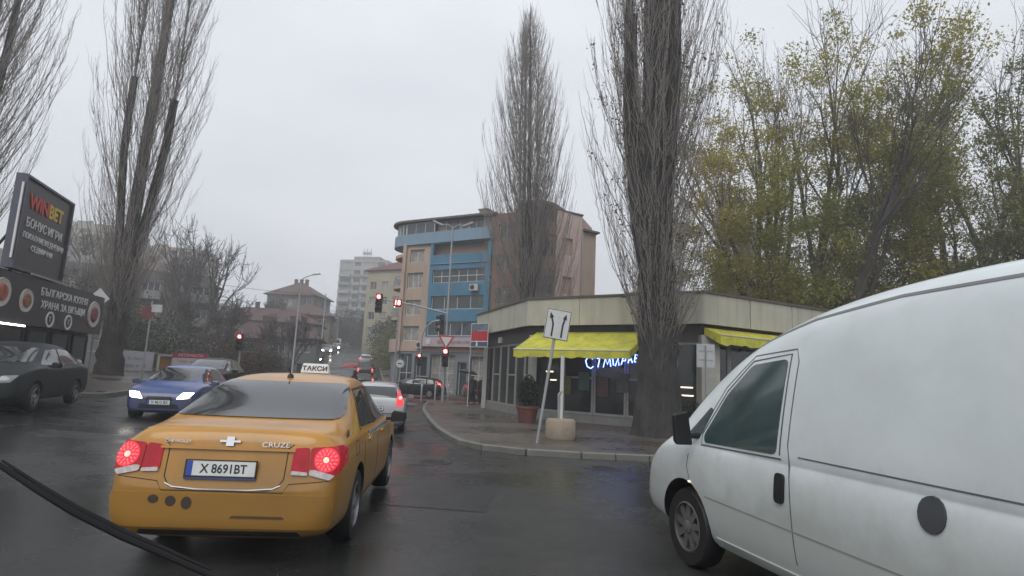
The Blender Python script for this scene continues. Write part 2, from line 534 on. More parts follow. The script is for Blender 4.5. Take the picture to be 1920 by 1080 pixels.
def loft_body(name, st, m, parent, axles, wr, W, levels=2, arch_r=None):
    """st: stations (y, z_bottom, z_shoulder, z_top, half_width, w_glass, w_roof) from tail to nose."""
    vs, fs = [], []
    n = None
    for (y, zb, zs, zt, w, w5, w6) in st:
        half = [(0, zb), (w * .86, zb), (w * .975, zb + .09 * min(1, (zs - zb) / .4)), (w, zb + (zs - zb) * .52), (w * .985, zs - .05 * min(1, (zs - zb) / .4)), (w * .955, zs),
                (w5, zs + min(.03, (zt - zs) * .3)), (w6 + (w5 - w6) * .12, zs + (zt - zs) * .86), (w6 * .86, zs + (zt - zs) * .985), (0, zt + .012)]
        ring = half + [(-x, z) for x, z in half[-2:0:-1]]
        n = len(ring)
        vs += [(x, y, z) for x, z in ring]
    S = len(st)
    for i in range(S - 1):
        for k in range(n):
            fs.append((i * n + k, i * n + (k + 1) % n, (i + 1) * n + (k + 1) % n, (i + 1) * n + k))
    # end caps as quad strips between the two halves
    H = n // 2
    for base, flip in ((0, False), ((S - 1) * n, True)):
        for k in range(H):
            a, b, c, d = k, k + 1, (n - k - 1) % n, (n - k) % n
            q = [a, b, c, d]
            q = [base + i for i in dict.fromkeys(q)]
            if len(q) >= 3: fs.append(tuple(q if flip else q[::-1]))
    me = bpy.data.meshes.new(name)
    me.from_pydata(vs, [], fs)
    me.materials.append(m)
    bm = bmesh.new(); bm.from_mesh(me); bmesh.ops.recalc_face_normals(bm, faces=bm.faces); bm.to_mesh(me); bm.free()
    o = bpy.data.objects.new(name, me); col.objects.link(o)
    s = o.modifiers.new('sub', 'SUBSURF'); s.levels = levels; s.render_levels = levels
    o.data.polygons.foreach_set('use_smooth', [True] * len(me.polygons))
    realize(o)
    ar = arch_r or wr + .055
    cut = MB()
    for ya in axles:
        for sx in (-1, 1):
            cut.lathe([(ar, sx * (W / 2 - .30)), (ar, sx * (W / 2 + .3))], 32, (0, ya, wr + .01), 'x')
    cm = cut.mesh('cut', M_black)
    bm = bmesh.new(); bm.from_mesh(cm); bmesh.ops.recalc_face_normals(bm, faces=bm.faces); bm.to_mesh(cm); bm.free()
    co = bpy.data.objects.new('cut', cm); col.objects.link(co)
    b = o.modifiers.new('bool', 'BOOLEAN'); b.operation = 'DIFFERENCE'; b.object = co; b.solver = 'EXACT'
    try: b.material_mode = 'TRANSFER'
    except Exception: pass
    realize(o)
    bpy.data.objects.remove(co)
    o.data.polygons.foreach_set('use_smooth', [True] * len(o.data.polygons))
    o.data.set_sharp_from_angle(angle=R(38))
    o.parent = parent
    bvh = BVHTree.FromPolygons([v.co.copy() for v in o.data.vertices], [tuple(p.vertices) for p in o.data.polygons])
    return o, bvh

AX = {'rear': (Vector((1, 0, 0)), Vector((0, 0, 1)), Vector((0, 1, 0))),
      'front': (Vector((1, 0, 0)), Vector((0, 0, 1)), Vector((0, -1, 0))),
      'right': (Vector((0, 1, 0)), Vector((0, 0, 1)), Vector((-1, 0, 0))),
      'left': (Vector((0, 1, 0)), Vector((0, 0, 1)), Vector((1, 0, 0))),
      'top': (Vector((1, 0, 0)), Vector((0, 1, 0)), Vector((0, 0, -1)))}
def oblique(ang):
    """Looking along a direction turned by ang about z from 'rear'."""
    c, s = math.cos(ang), math.sin(ang)
    return (Vector((c, s, 0)), Vector((0, 0, 1)), Vector((-s, c, 0)), Vector((0, -2.2, 0)))
def patch(name, bvh, poly, view, m, parent, off=0.006, step=0.06, skirt=0.02, smooth=True):
    """A thin shell laid on the body along a view direction: glass, lamps, trim, seams."""
    U, V, D, O = (*AX[view], Vector()) if isinstance(view, str) else view
    v, f, nb = cdt_sheet(poly, step)
    top, low = [], []
    for p in v:
        o = O + U * p.x + V * p.y - D * 6
        loc, nrm, i, d = bvh.ray_cast(o, D)
        if loc is None:
            loc = None; nrm = -D
        else:
            if nrm.dot(D) > 0: nrm = -nrm
        top.append((loc, nrm))
    good = [t for t in top if t[0] is not None]
    if not good: return None
    pts = []
    for (loc, nrm), p in zip(top, v):
        if loc is None:
            ref = min(good, key=lambda t: (((t[0] - O).dot(U) - p.x) ** 2 + (t[0].dot(V) - p.y) ** 2))
            loc, nrm = ref
        pts.append((loc + nrm * off, loc - nrm * skirt))
    mb = MB()
    mb.v = [tuple(a) for a, b in pts]
    mb.f = [tuple(q) for q in f]
    o0 = len(mb.v)
    mb.v += [tuple(pts[i][1]) for i in range(nb)]
    mb.f += [(i, o0 + i, o0 + (i + 1) % nb, (i + 1) % nb) for i in range(nb)]
    ob = mb.build(name, m, parent)
    bm = bmesh.new(); bm.from_mesh(ob.data)
    bmesh.ops.recalc_face_normals(bm, faces=bm.faces)
    flip = sum((fc.normal.dot(D) * fc.calc_area()) for fc in bm.faces) > 0
    if flip: bmesh.ops.reverse_faces(bm, faces=bm.faces)
    bm.to_mesh(ob.data); bm.free()
    if smooth:
        ob.data.polygons.foreach_set('use_smooth', [True] * len(ob.data.polygons))
        ob.data.set_sharp_from_angle(angle=R(50))
    return ob
def line_poly(pts, w):
    """Thin strip polygon around an open 2D line."""
    L, Rr = [], []
    for i, p in enumerate(pts):
        a = Vector(pts[max(i - 1, 0)]); b = Vector(pts[min(i + 1, len(pts) - 1)])
        t = (b - a).normalized(); nn = Vector((-t.y, t.x)) * w / 2
        L.append(Vector(p) + nn); Rr.append(Vector(p) - nn)
    return [tuple(q) for q in Rr + L[::-1]]
def mirror(poly):
    return [(-x, y) for x, y in poly][::-1]
def rnd(poly, r=0.03, k=3):
    """Round the corners of a polygon."""
    out = []
    n = len(poly)
    for i in range(n):
        p, a, b = Vector(poly[i]), Vector(poly[i - 1]), Vector(poly[(i + 1) % n])
        d1, d2 = (a - p), (b - p)
        q = min(r, d1.length * .4, d2.length * .4)
        s, e = p + d1.normalized() * q, p + d2.normalized() * q
        for t in range(k + 1):
            t /= k
            out.append(tuple(s * (1 - t) ** 2 + p * 2 * t * (1 - t) + e * t * t))
    return out

wheel_me = {}
def wheels(parent, axles, wr, W, rim=M_rim, spokes=5, tw=0.2, inset=0.02):
    key = (wr, rim.name, spokes)
    if key not in wheel_me:
        t = MB().lathe([(wr * .64, -tw / 2), (wr * .93, -tw / 2), (wr * .985, -tw / 2 + .025), (wr, -tw / 2 + .06), (wr, tw / 2 - .06), (wr * .985, tw / 2 - .025), (wr * .93, tw / 2), (wr * .64, tw / 2)], 28, axis='x', cap=False).mesh('tyre', M_tyre, True)
        r = MB()
        r.lathe([(wr * .66, tw / 2 - .005), (wr * .60, tw / 2 + .004), (wr * .58, tw / 2 - .05), (wr * .62, -tw / 2)], 28, axis='x', cap=False)
        for k in range(spokes):
            q = 2 * math.pi * k / spokes
            Mx = Matrix.Rotation(q, 4, 'X')
            r.box(Mx @ Vector((tw / 2 - .03, 0, wr * .33)), (.03, wr * .17, wr * .56), Mx)
        r.lathe([(wr * .17, tw / 2 - .05), (wr * .17, tw / 2 - .005), (wr * .1, tw / 2 + .004)], 14, axis='x')
        r.lathe([(wr * .60, -tw / 2 + .04), (wr * .60, -tw / 2 + .05)], 20, axis='x')
        wheel_me[key] = (t, r.mesh('rim', rim, True))
    t, r = wheel_me[key]
    for ya in axles:
        for sx in (1, -1):
            w = bpy.data.objects.new('wheel', t); col.objects.link(w); w.parent = parent
            w.location = (sx * (W / 2 - tw / 2 - inset), ya, wr)
            if sx < 0: w.rotation_euler = (0, 0, math.pi)
            rr = bpy.data.objects.new('rim', r); col.objects.link(rr); rr.parent = w

def plate(parent, loc, rot, s, w=0.52, hh=0.11, blue=True, size=0.095):
    p = MB().box((0, 0, 0), (w, hh, 0.012)).build('number_plate', M_plate, parent, bevel=.004)
    p.location = loc; p.rotation_euler = rot
    if blue: ch(None, MB().box((0, 0, 0), (.045, hh - .006, .006)).mesh('country_band', M_plate_blue), 'country_band', p, (-w / 2 + .026, 0, .006))
    fr = MB()
    for sy in (-1, 1): fr.box((0, sy * (hh / 2 + .004), .001), (w + .016, .008, .016))
    for sx in (-1, 1): fr.box((sx * (w / 2 + .004), 0, .001), (.008, hh, .016))
    fr.build('plate_frame', M_black, p)
    MB().box((0, -hh / 2 - .017, 0), (w + .016, .018, .014)).build('plate_lip', mat('plate_lip_blue', (.05, .06, .14), .5), p)
    if s: text('plate_number', s, size, M_ink, p, (.022, -.004, .0075), (0, 0, 0), .003, sx=.9, bold=.0012)
    return p

def mirrors(parent, y, z, w, m, s=1.0):
    for sx in (-1, 1):
        b = MB()
        pts = [(0, -.07), (.17, -.06), (.2, -.02), (.19, .06), (.03, .08), (0, .04)]
        vs = []
        for yy, k in ((-.05, .92), (.0, 1.0), (.07, .75)):
            vs += [(sx * (.05 + x * k) * s, yy * s, z2 * k * s) for x, z2 in pts]
        n = len(pts)
        fs = [(i + j * n, (i + 1) % n + j * n, (i + 1) % n + (j + 1) * n, i + (j + 1) * n) for j in range(2) for i in range(n)]
        fs += [tuple(range(n)), tuple(range(2 * n, 3 * n))[::-1]]
        b.add(vs, fs)
        b.box((sx * .03, .02, -.03), (.1, .05, .04))
        o = b.build('mirror', m, parent, smooth=True)
        o.location = (sx * w, y, z)

def side_glass(parent, bvh, polys, m=M_carglass, off=.006):
    for p in polys:
        for view in ('right', 'left'):
            patch('side_window', bvh, rnd(p, .05), view, m, parent, off=off)

# --- shapes ---------------------------------------------------------
SEDAN = [(-2.30, .36, .60, .61, .70, .60, .45), (-2.285, .30, .64, .66, .80, .72, .50), (-2.24, .25, .80, .86, .855, .76, .56), (-2.20, .23, .90, 1.03, .87, .80, .66), (-2.13, .22, .93, 1.075, .885, .82, .70),
         (-1.95, .21, .95, 1.085, .895, .835, .72), (-1.70, .20, .965, 1.105, .90, .845, .73), (-1.20, .20, .97, 1.34, .90, .845, .69), (-.80, .20, .965, 1.475, .90, .835, .66), (-.2, .20, .955, 1.53, .90, .82, .64),
         (.35, .20, .945, 1.50, .90, .81, .62), (.95, .20, .935, 1.26, .90, .80, .61), (1.38, .20, .93, 1.02, .895, .80, .60), (1.75, .21, .90, .97, .885, .79, .60), (2.1, .22, .82, .88, .85, .74, .56), (2.25, .24, .70, .75, .78, .68, .5), (2.30, .30, .60, .61, .66, .55, .4)]
HATCH = [(-2.08, .38, .60, .61, .70, .6, .45), (-2.06, .32, .66, .68, .79, .7, .5), (-2.03, .27, .80, .85, .84, .75, .56), (-1.99, .25, .93, 1.02, .865, .77, .6), (-1.93, .22, .97, 1.13, .88, .78, .61), (-1.78, .2, .98, 1.30, .89, .79, .60), (-1.60, .2, .98, 1.42, .895, .79, .585),
         (-1.2, .2, .97, 1.47, .90, .79, .58), (-.4, .2, .955, 1.495, .90, .785, .575), (.2, .2, .945, 1.47, .90, .785, .57), (.85, .2, .935, 1.25, .90, .79, .59), (1.3, .2, .93, 1.03, .895, .80, .6), (1.65, .21, .89, .96, .88, .78, .6), (1.95, .22, .8, .86, .84, .73, .55), (2.12, .25, .68, .73, .76, .66, .48), (2.16, .31, .58, .6, .64, .54, .4)]
def scaled(st, kl=1, kw=1, kh=1):
    return [(y * kl, zb, zs * kh, zt * kh, w * kw, w5 * kw, w6 * kw) for y, zb, zs, zt, w, w5, w6 in st]

def simple_car(name, label, cat, loc, rz, m, shape='hatch', kl=1, kw=1, kh=1, head=False, tail=False, plate_s=None, group=None, detail=True, rim=M_rim, tail_m=None, glass_m=M_carglass, fr_plate=None):
    t = thing(name, label, cat, loc, rz, group)
    st = scaled(HATCH if shape == 'hatch' else SEDAN, kl, kw, kh)
    W = 1.8 * kw; wr = .31
    ax = (-1.24 * kl, 1.32 * kl) if shape == 'hatch' else (-1.32 * kl, 1.38 * kl)
    body, bvh = loft_body('body', st, m, t, ax, wr, W, levels=2)
    wheels(t, ax, wr, W, rim)
    k = lambda pts: [(a * kl, b * kh) for a, b in pts]
    if shape == 'hatch':
        side_glass(t, bvh, [k([(-.02, 1.0), (1.0, 1.0), (.42, 1.35), (-.02, 1.40)]), k([(-.95, 1.02), (-.10, 1.0), (-.10, 1.40), (-.90, 1.385)]), k([(-1.50, 1.06), (-1.04, 1.03), (-1.0, 1.375), (-1.38, 1.32)])])
        rw = [(-.56 * kw, 1.36 * kh), (-.66 * kw, 1.05 * kh), (.66 * kw, 1.05 * kh), (.56 * kw, 1.36 * kh)]
        rl = [(.60 * kw, .80 * kh), (.82 * kw, .82 * kh), (.80 * kw, 1.04 * kh), (.70 * kw, 1.30 * kh), (.63 * kw, 1.28 * kh)]
        ws = [(-.66 * kw, 1.06 * kh), (.66 * kw, 1.06 * kh), (.56 * kw, 1.40 * kh), (-.56 * kw, 1.40 * kh)]
    else:
        side_glass(t, bvh, [k([(-.06, 1.0), (1.02, 1.0), (.50, 1.33), (-.06, 1.385)]), k([(-1.28, 1.03), (-.14, 1.0), (-.14, 1.385), (-.80, 1.36)])])
        rw = [(-.64 * kw, 1.42 * kh), (-.76 * kw, 1.13 * kh), (.76 * kw, 1.13 * kh), (.64 * kw, 1.42 * kh)]
        rl = [(.50 * kw, .72 * kh), (.84 * kw, .74 * kh), (.82 * kw, .93 * kh), (.52 * kw, .95 * kh)]
        ws = [(-.66 * kw, 1.05 * kh), (.66 * kw, 1.05 * kh), (.56 * kw, 1.38 * kh), (-.56 * kw, 1.38 * kh)]
    patch('rear_window', bvh, rnd(rw[::-1], .06), 'rear', glass_m, t)
    patch('windscreen', bvh, rnd(ws, .06), 'front', glass_m, t)
    tm = tail_m or (M_tail_on if tail else M_tail)
    for p in (rl, mirror(rl)):
        o = patch('tail_light', bvh, rnd(p, .03), 'rear', tm, t, off=.01, step=.05)
        if tail and o:
            c = Vector((sum(q[0] for q in p) / len(p), sum(q[1] for q in p) / len(p)))
            patch('bulb', bvh, [(c.x + .05 * math.cos(q * .785), c.y + .05 * math.sin(q * .785)) for q in range(8)], 'rear', M_tail_hot, o, off=.016, step=.05)
    hl = [(.40 * kw, .60 * kh), (.70 * kw, .63 * kh), (.79 * kw, .78 * kh), (.52 * kw, .76 * kh)]
    for p in (hl, mirror(hl)):
        patch('headlight', bvh, rnd(p, .03), 'front', (M_head_far if head == 2 else M_head_on if head else M_head), t, off=.008, step=.05)
    patch('grille', bvh, rnd([(-.34 * kw, .56 * kh), (.34 * kw, .56 * kh), (.30 * kw, .66 * kh), (-.30 * kw, .66 * kh)], .03), 'front', M_black, t, off=.006)
    patch('lower_grille', bvh, rnd([(-.5 * kw, .34), (.5 * kw, .34), (.45 * kw, .46), (-.45 * kw, .46)], .03), 'front', M_black, t, off=.005)
    mirrors(t, .78 * kl, 1.0 * kh, .88 * kw, m)
    if detail:
        for view in ('right', 'left'):
            for yd in ((-.12, .98) if shape == 'hatch' else (-1.0, -.10, 1.0)):
                patch('door_gap', bvh, line_poly([(yd * kl, .32), (yd * kl, .94 * kh)], .012), view, M_seam, t, off=.002, step=.08)
        patch('boot_gap', bvh, line_poly([(-.62 * kw, .66 * kh), (-.55 * kw, .60 * kh), (.55 * kw, .60 * kh), (.62 * kw, .66 * kh)], .012), 'rear', M_seam, t, off=.002, step=.08)
    if plate_s is not None:
        l, nrm, i, d = bvh.ray_cast(Vector((0, -6, .74 * kh)), Vector((0, 1, 0)))
        plate(t, (0, l.y - .02, .74 * kh), (R(90), 0, 0), plate_s)
    if fr_plate is not None:
        l, nrm, i, d = bvh.ray_cast(Vector((0, 6, .5)), Vector((0, -1, 0)))
        plate(t, (0, l.y + .02, .5), (R(90), 0, math.pi), fr_plate)
    return t

# --- the yellow taxi -------------------------------------------------
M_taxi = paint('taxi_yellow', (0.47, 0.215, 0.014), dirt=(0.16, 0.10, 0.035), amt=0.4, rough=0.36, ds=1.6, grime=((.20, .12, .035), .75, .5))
taxi = thing('taxi', 'yellow four-door taxi with lit red tail lights and a white roof sign', 'car', (-2.38, 7.08, h(-2.38, 7.08)), R(4.6))
AXT = (-1.30, 1.385)
tb, tv = loft_body('body', SEDAN, M_taxi, taxi, AXT, .325, 1.80, levels=3)
wheels(taxi, AXT, .325, 1.80, M_rim, 5, .21)
side_glass(taxi, tv, [[(-.04, 1.0), (1.04, .995), (.52, 1.335), (-.04, 1.375)], [(-1.08, 1.02), (-.13, 1.0), (-.13, 1.375), (-.74, 1.355)]])
for view in ('right', 'left'):
    patch('window_frame', tv, line_poly([(-1.14, 1.0), (-.77, 1.375), (-.1, 1.395), (.55, 1.355), (1.12, .985)], .022), view, M_black, taxi, off=.004)
    patch('door_pillar', tv, line_poly([(-.085, .99), (-.085, 1.39)], .075), view, M_black, taxi, off=.007)
patch('rear_window', tv, rnd([(-.75, 1.125), (.75, 1.125), (.635, 1.43), (-.635, 1.43)], .08), 'rear', M_carglass, taxi, off=.010, step=.035)
patch('windscreen', tv, rnd([(-.66, 1.05), (.66, 1.05), (.56, 1.38), (-.56, 1.38)], .06), 'front', M_carglass, taxi)
for s in (1, -1):
    vw = oblique(R(14) * s)
    inner = [(.47, .745), (.60, .735), (.605, .945), (.485, .935)]
    outer = [(.61, .735), (.77, .70), (.845, .76), (.875, .95), (.615, .945)]
    mm = (lambda p: p) if s > 0 else mirror
    o = patch('inner_lamp', tv, rnd(mm(inner), .025), vw, M_tail, taxi, off=.012, step=.04)
    o = patch('tail_light', tv, rnd(mm(outer), .03), vw, M_tail, taxi, off=.014, step=.04)
    wrap = [(-2.19, .76), (-1.96, .82), (-1.93, .93), (-2.14, .955)]
    patch('lamp_wrap', tv, rnd(wrap, .03), 'right' if s > 0 else 'left', M_tail, o, off=.012, step=.04)
    c = (.735 * s, .85)
    disc = lambda r: [(c[0] + r * math.cos(q * math.pi / 8), c[1] + r * math.sin(q * math.pi / 8)) for q in range(16)]
    patch('lit_ring', tv, disc(.092), vw, M_ring, o, off=.017, step=.03)
    patch('bulb', tv, disc(.022), vw, M_bulb, o, off=.022, step=.02)
    for rr_, nq, sz in ((.045, 10, .006), (.070, 16, .0055)):
        for q in range(nq):
            a = q * 2 * math.pi / nq
            cc = (c[0] + rr_ * math.cos(a), c[1] + rr_ * math.sin(a))
            t_ = (math.cos(a), math.sin(a)); n_ = (-t_[1], t_[0])
            patch('facet', tv, [(cc[0] + t_[0] * e1 * sz * 1.7 + n_[0] * e2 * sz * .7, cc[1] + t_[1] * e1 * sz * 1.7 + n_[1] * e2 * sz * .7) for e1, e2 in ((-1, -1), (1, -1), (1, 1), (-1, 1))], vw, M_facet, o, off=.0195, step=.03, skirt=.002)
    rv = [(.615, .735), (.765, .70), (.805, .735), (.66, .775), (.615, .775)]
    patch('reversing_lamp', tv, rnd(mm(rv), .015), vw, M_clear, o, off=.018, step=.04)
    patch('white_strip', tv, rnd(mm([(.475, .735), (.60, .73), (.60, .755), (.48, .765)]), .01), vw, M_clear, o, off=.018, step=.04)
for view in ('right', 'left'):
    for yd in (-1.02, -.10, 1.02):
        patch('door_gap', tv, line_poly([(yd, .34), (yd, .94)], .012), view, M_seam, taxi, off=.002, step=.08)
    patch('sill_gap', tv, line_poly([(-.9, .33), (1.0, .33)], .012), view, M_seam, taxi, off=.002, step=.1)
    for yd in (-.82, .12):
        hd = patch('door_handle', tv, rnd([(yd, .86), (yd + .2, .865), (yd + .2, .90), (yd, .895)], .015), view, M_taxi, taxi, off=.028, step=.03, skirt=.0)
        patch('handle_trim', tv, line_poly([(yd + .01, .865), (yd + .19, .869)], .01), view, M_chrome, hd, off=.032, step=.05)
# boot lid
patch('boot_gap', tv, line_poly([(.50, .965), (.46, .93), (.455, .70), (.41, .635), (.33, .615), (-.33, .615), (-.41, .635), (-.455, .70), (-.46, .93), (-.50, .965)], .007), 'rear', M_seam, taxi, off=.003, step=.05)
patch('boot_chrome_line', tv, line_poly([(.44, .655), (.38, .628), (.2, .615), (-.2, .615), (-.38, .628), (-.44, .655)], .008), 'rear', M_chrome, taxi, off=.008, step=.05)
patch('boot_ridge', tv, rnd([(-.52, .905), (.52, .905), (.52, .925), (-.52, .925)], .01), 'rear', M_taxi, taxi, off=.022, step=.05)
l, nr, i, d = tv.ray_cast(Vector((0, -6, .77)), Vector((0, 1, 0)))
plate(taxi, (-.03, l.y - .022, .77), (R(84), 0, 0), 'X 8691BT', .53, .115)
l, nr, i, d = tv.ray_cast(Vector((0, -6, .965)), Vector((0, 1, 0)))
bd = MB().box((0, 0, 0), (.16, .012, .016)).box((0, 0, .022), (.06, .012, .03)).box((0, 0, -.022), (.06, .012, .03)).build('badge', M_chrome, taxi)
bd.location = (0, l.y - .012, .975); bd.rotation_euler = (R(-14), 0, 0)
l, nr, i, d = tv.ray_cast(Vector((.33, -6, .955)), Vector((0, 1, 0)))
text('model_lettering', 'CRUZE', .055, M_chrome, taxi, (.36, l.y - .02, .958), (R(80), 0, R(6)), .008, sx=1.25)
l, nr, i, d = tv.ray_cast(Vector((-.42, -6, .965)), Vector((0, 1, 0)))
text('maker_lettering', 'CHEVROLET', .032, M_chrome, taxi, (-.40, l.y - .02, .965), (R(80), 0, R(-6)), .006, sx=1.2)
# bumper details
patch('bumper_skin', tv, rnd([(-.83, .33), (.83, .33), (.845, .50), (.84, .585), (-.84, .585), (-.845, .50)], .05), 'rear', M_taxi, taxi, off=.014, step=.05)
patch('bumper_lip', tv, rnd([(-.62, .265), (.62, .265), (.60, .305), (-.60, .305)], .015), 'rear', M_black, taxi, off=.006, step=.05)
patch('bumper_gap', tv, line_poly([(-.86, .70), (-.5, .665), (-.46, .60), (.46, .60), (.5, .665), (.86, .70)], .006), 'rear', M_seam, taxi, off=.002, step=.06)
patch('bumper_slot', tv, rnd([(.08, .405), (.50, .405), (.48, .425), (.10, .425)], .01), 'rear', mat('slot_brown', (.09, .05, .015), .7), taxi, off=.018, step=.05)
for q, xx in enumerate((-.50, -.37, -.25)):  # row of dark oval blots on the bumper skin
    patch('bumper_blot', tv, [(xx + .040 * math.cos(b * math.pi / 8), .535 - .012 * q + (.032 + .008 * q) * math.sin(b * math.pi / 8)) for b in range(16)], 'rear', mat('blot_dark', (.055, .04, .03), .8), taxi, off=.0165, step=.02, skirt=.002)
patch('fuel_flap', tv, line_poly([(-1.52, .80), (-1.38, .80), (-1.38, .93), (-1.52, .93), (-1.52, .81)], .008), 'right', M_seam, taxi, off=.002, step=.05)
# checker band and side number
M_check_k = mat('checker_black', (0.02, 0.02, 0.02), 0.5)
M_check_w = mat('checker_white', (0.65, 0.65, 0.6), 0.5)
for view in ('right', 'left'):
    bw = patch('checker_band', tv, [(-.75, .905), (.95, .905), (.95, .955), (-.75, .955)], view, M_check_w, taxi, off=.003, step=.06)
    for k in range(34):
        yy = -.75 + k * .05
        zz = .907 if k % 2 else .931
        patch('check_square', tv, [(yy, zz), (yy + .05, zz), (yy + .05, zz + .024), (yy, zz + .024)], view, M_check_k, bw, off=.005, step=.06, skirt=.004)
for view, sx in (('right', 1), ('left', -1)):
    l, nr, i, d = tv.ray_cast(Vector((sx * 6, -1.72, 1.0)), Vector((-sx, 0, 0)))
    text('side_number', '46', .15, M_ink, taxi, (l.x + sx * .006, -1.72, .985), (R(78), 0, R(90) * sx), .006, bold=.004)
mirrors(taxi, .80, 1.0, .88, M_black)
# roof: sign and antenna
rs = MB()
rs.add([(-.19, -.06, 0), (.19, -.06, 0), (.19, .06, 0), (-.19, .06, 0), (-.17, -.025, .13), (.17, -.025, .13), (.17, .025, .13), (-.17, .025, .13)],
       [(3, 2, 1, 0), (4, 5, 6, 7), (0, 1, 5, 4), (1, 2, 6, 5), (2, 3, 7, 6), (3, 0, 4, 7)])
M_sign = mat('sign_white', (0.7, 0.7, 0.68), 0.4, vary=0.05)
l, nr, i, d = tv.ray_cast(Vector((.06, .10, 6)), Vector((0, 0, -1)))
rso = rs.build('roof_sign', M_sign, taxi, bevel=.012)
rso.location = (.06, .10, l.z + .012); rso.scale = (.88, .88, .88)
text('sign_lettering', 'ТАКСИ', .085, M_ink, rso, (0, -.048, .062), (R(75), 0, 0), .004, sx=1.15, bold=.002)
MB().box((0, 0, -.006), (.30, .10, .02)).build('sign_base', M_black, rso)
l, nr, i, d = tv.ray_cast(Vector((0, -.72, 6)), Vector((0, 0, -1)))
MB().lathe([(.035, 0), (.03, .03), (.012, .045)], 10, (0, -.72, l.z - .004)).tube([(0, -.72, l.z + .03), (0, -.80, l.z + .10)], .006, 6).build('roof_antenna', M_black, taxi, smooth=True)
# driver's seats seen through the glass are dark; a yellow-green vest hangs inside the rear side window

# --- the white van ---------------------------------------------------
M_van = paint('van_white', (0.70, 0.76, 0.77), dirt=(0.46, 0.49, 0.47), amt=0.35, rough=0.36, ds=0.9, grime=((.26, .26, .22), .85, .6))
VAN = [(-3.75, .34, 1.0, 2.0, .86, .85, .78), (-3.72, .26, 1.05, 2.24, .92, .90, .85), (-3.6, .24, 1.07, 2.32, .945, .935, .87), (-2.6, .24, 1.07, 2.34, .95, .94, .87), (-1.75, .24, 1.07, 2.25, .95, .94, .86), (-1.25, .24, 1.07, 2.13, .95, .935, .84), (-.80, .24, 1.07, 1.98, .95, .93, .81),
       (-.40, .24, 1.07, 1.78, .95, .92, .78), (.02, .24, 1.06, 1.50, .945, .90, .76), (.30, .25, 1.05, 1.20, .94, .89, .76), (.55, .27, .97, 1.06, .92, .86, .72), (.78, .28, .82, .90, .88, .80, .66), (.90, .30, .66, .72, .80, .72, .55), (.95, .36, .56, .58, .68, .6, .45)]
VH = Vector((-math.sin(R(14)), math.cos(R(14))))
vo = Vector((2.53, 5.70))
van = thing('delivery_van', 'large white panel van filling the right side, black mirror and handle', 'van', (vo.x, vo.y, h(vo.x, vo.y)), R(14))
AXV = (-2.96, 0.0)
vb, vv = loft_body('body', VAN, M_van, van, AXV, .335, 1.90, levels=3, arch_r=.405)
wheels(van, AXV, .335, 1.90, mat('steel_wheel', (0.17, 0.17, 0.17), 0.5, 0.5, vary=.2, scale=9, dirt=(0.12, .1, .08), dirt_amt=.7, dirt_scale=4), 9, .2, .045)
M_vseal = mat('van_seal_grey', (.10, .105, .105), .7)
M_vgap = mat('van_gap_grey', (.13, .135, .13), .7)
M_vanglass = mat('van_glass', (0.045, 0.075, 0.075), 0.07, vary=0.3, scale=1.5, spec=0.8, coat=0.4)
for view in ('left', 'right'):
    patch('door_window', vv, rnd([(-1.22, 1.12), (-.30, 1.10), (-.28, 1.16), (-.55, 1.52), (-.86, 1.76), (-1.30, 1.80)], .05), view, M_vanglass, van, off=.006, step=.07)
    patch('window_seal', vv, line_poly([(-1.27, 1.095), (-.25, 1.075), (-.245, 1.17), (-.53, 1.545), (-.85, 1.79), (-1.33, 1.835), (-1.255, 1.12)], .012), view, M_vseal, van, off=.003, step=.08)
    patch('quarter_window', vv, rnd([(-.20, 1.12), (.06, 1.10), (-.30, 1.40), (-.36, 1.38)], .02), view, M_vanglass, van, off=.006, step=.05)
    patch('door_gap', vv, line_poly([(-1.42, .34), (-1.34, 1.2), (-1.41, 1.78), (-1.38, 1.868), (-.86, 1.832), (-.5, 1.575), (-.19, 1.17)], .010), view, M_vgap, van, off=.002, step=.1)
    patch('door_front_gap', vv, line_poly([(-.08, 1.06), (-.05, .86), (-.16, .66)], .009), view, M_vgap, van, off=.002, step=.1)
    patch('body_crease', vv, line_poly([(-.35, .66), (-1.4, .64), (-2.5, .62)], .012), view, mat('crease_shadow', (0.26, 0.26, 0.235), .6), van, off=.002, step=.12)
    patch('slide_rail', vv, line_poly([(-1.44, 1.13), (-3.5, 1.12)], .010), view, M_vgap, van, off=.002, step=.12)
    patch('roof_gutter', vv, line_poly([(-.62, 1.84), (-1.0, 1.96), (-1.5, 2.07), (-2.2, 2.15), (-3.5, 2.19)], .018), view, mat('gutter_grey', (0.2, 0.205, 0.205), .6), van, off=.004, step=.12)
    patch('rubbing_strip', vv, rnd([(-2.55, .30), (-.46, .30), (-.46, .37), (-2.55, .37)], .02), view, M_van, van, off=.012, step=.1)
    patch('door_handle', vv, rnd([(-1.32, .80), (-1.235, .80), (-1.235, 1.0), (-1.32, 1.0)], .035), view, M_black, van, off=.022, step=.04)
    rep = patch('side_repeater', vv, [(-.10 + .028 * math.cos(q * .785), .72 + .028 * math.sin(q * .785)) for q in range(8)], view, M_amber, van, off=.014, step=.03)
    patch('name_badge', vv, rnd([(-.16, .60), (-.05, .61), (-.05, .635), (-.16, .625)], .01), view, M_seam, van, off=.006, step=.04)
patch('fuel_cap', vv, [(-2.41 + .078 * math.cos(q * math.pi / 8), .98 + .095 * math.sin(q * math.pi / 8)) for q in range(16)], 'left', mat('cap_grey', (0.05, 0.055, 0.06), .5), van, off=.012, step=.05)
patch('windscreen', vv, rnd([(-.78, 1.16), (.78, 1.16), (.68, 1.80), (-.68, 1.80)], .06), 'front', M_vanglass, van)
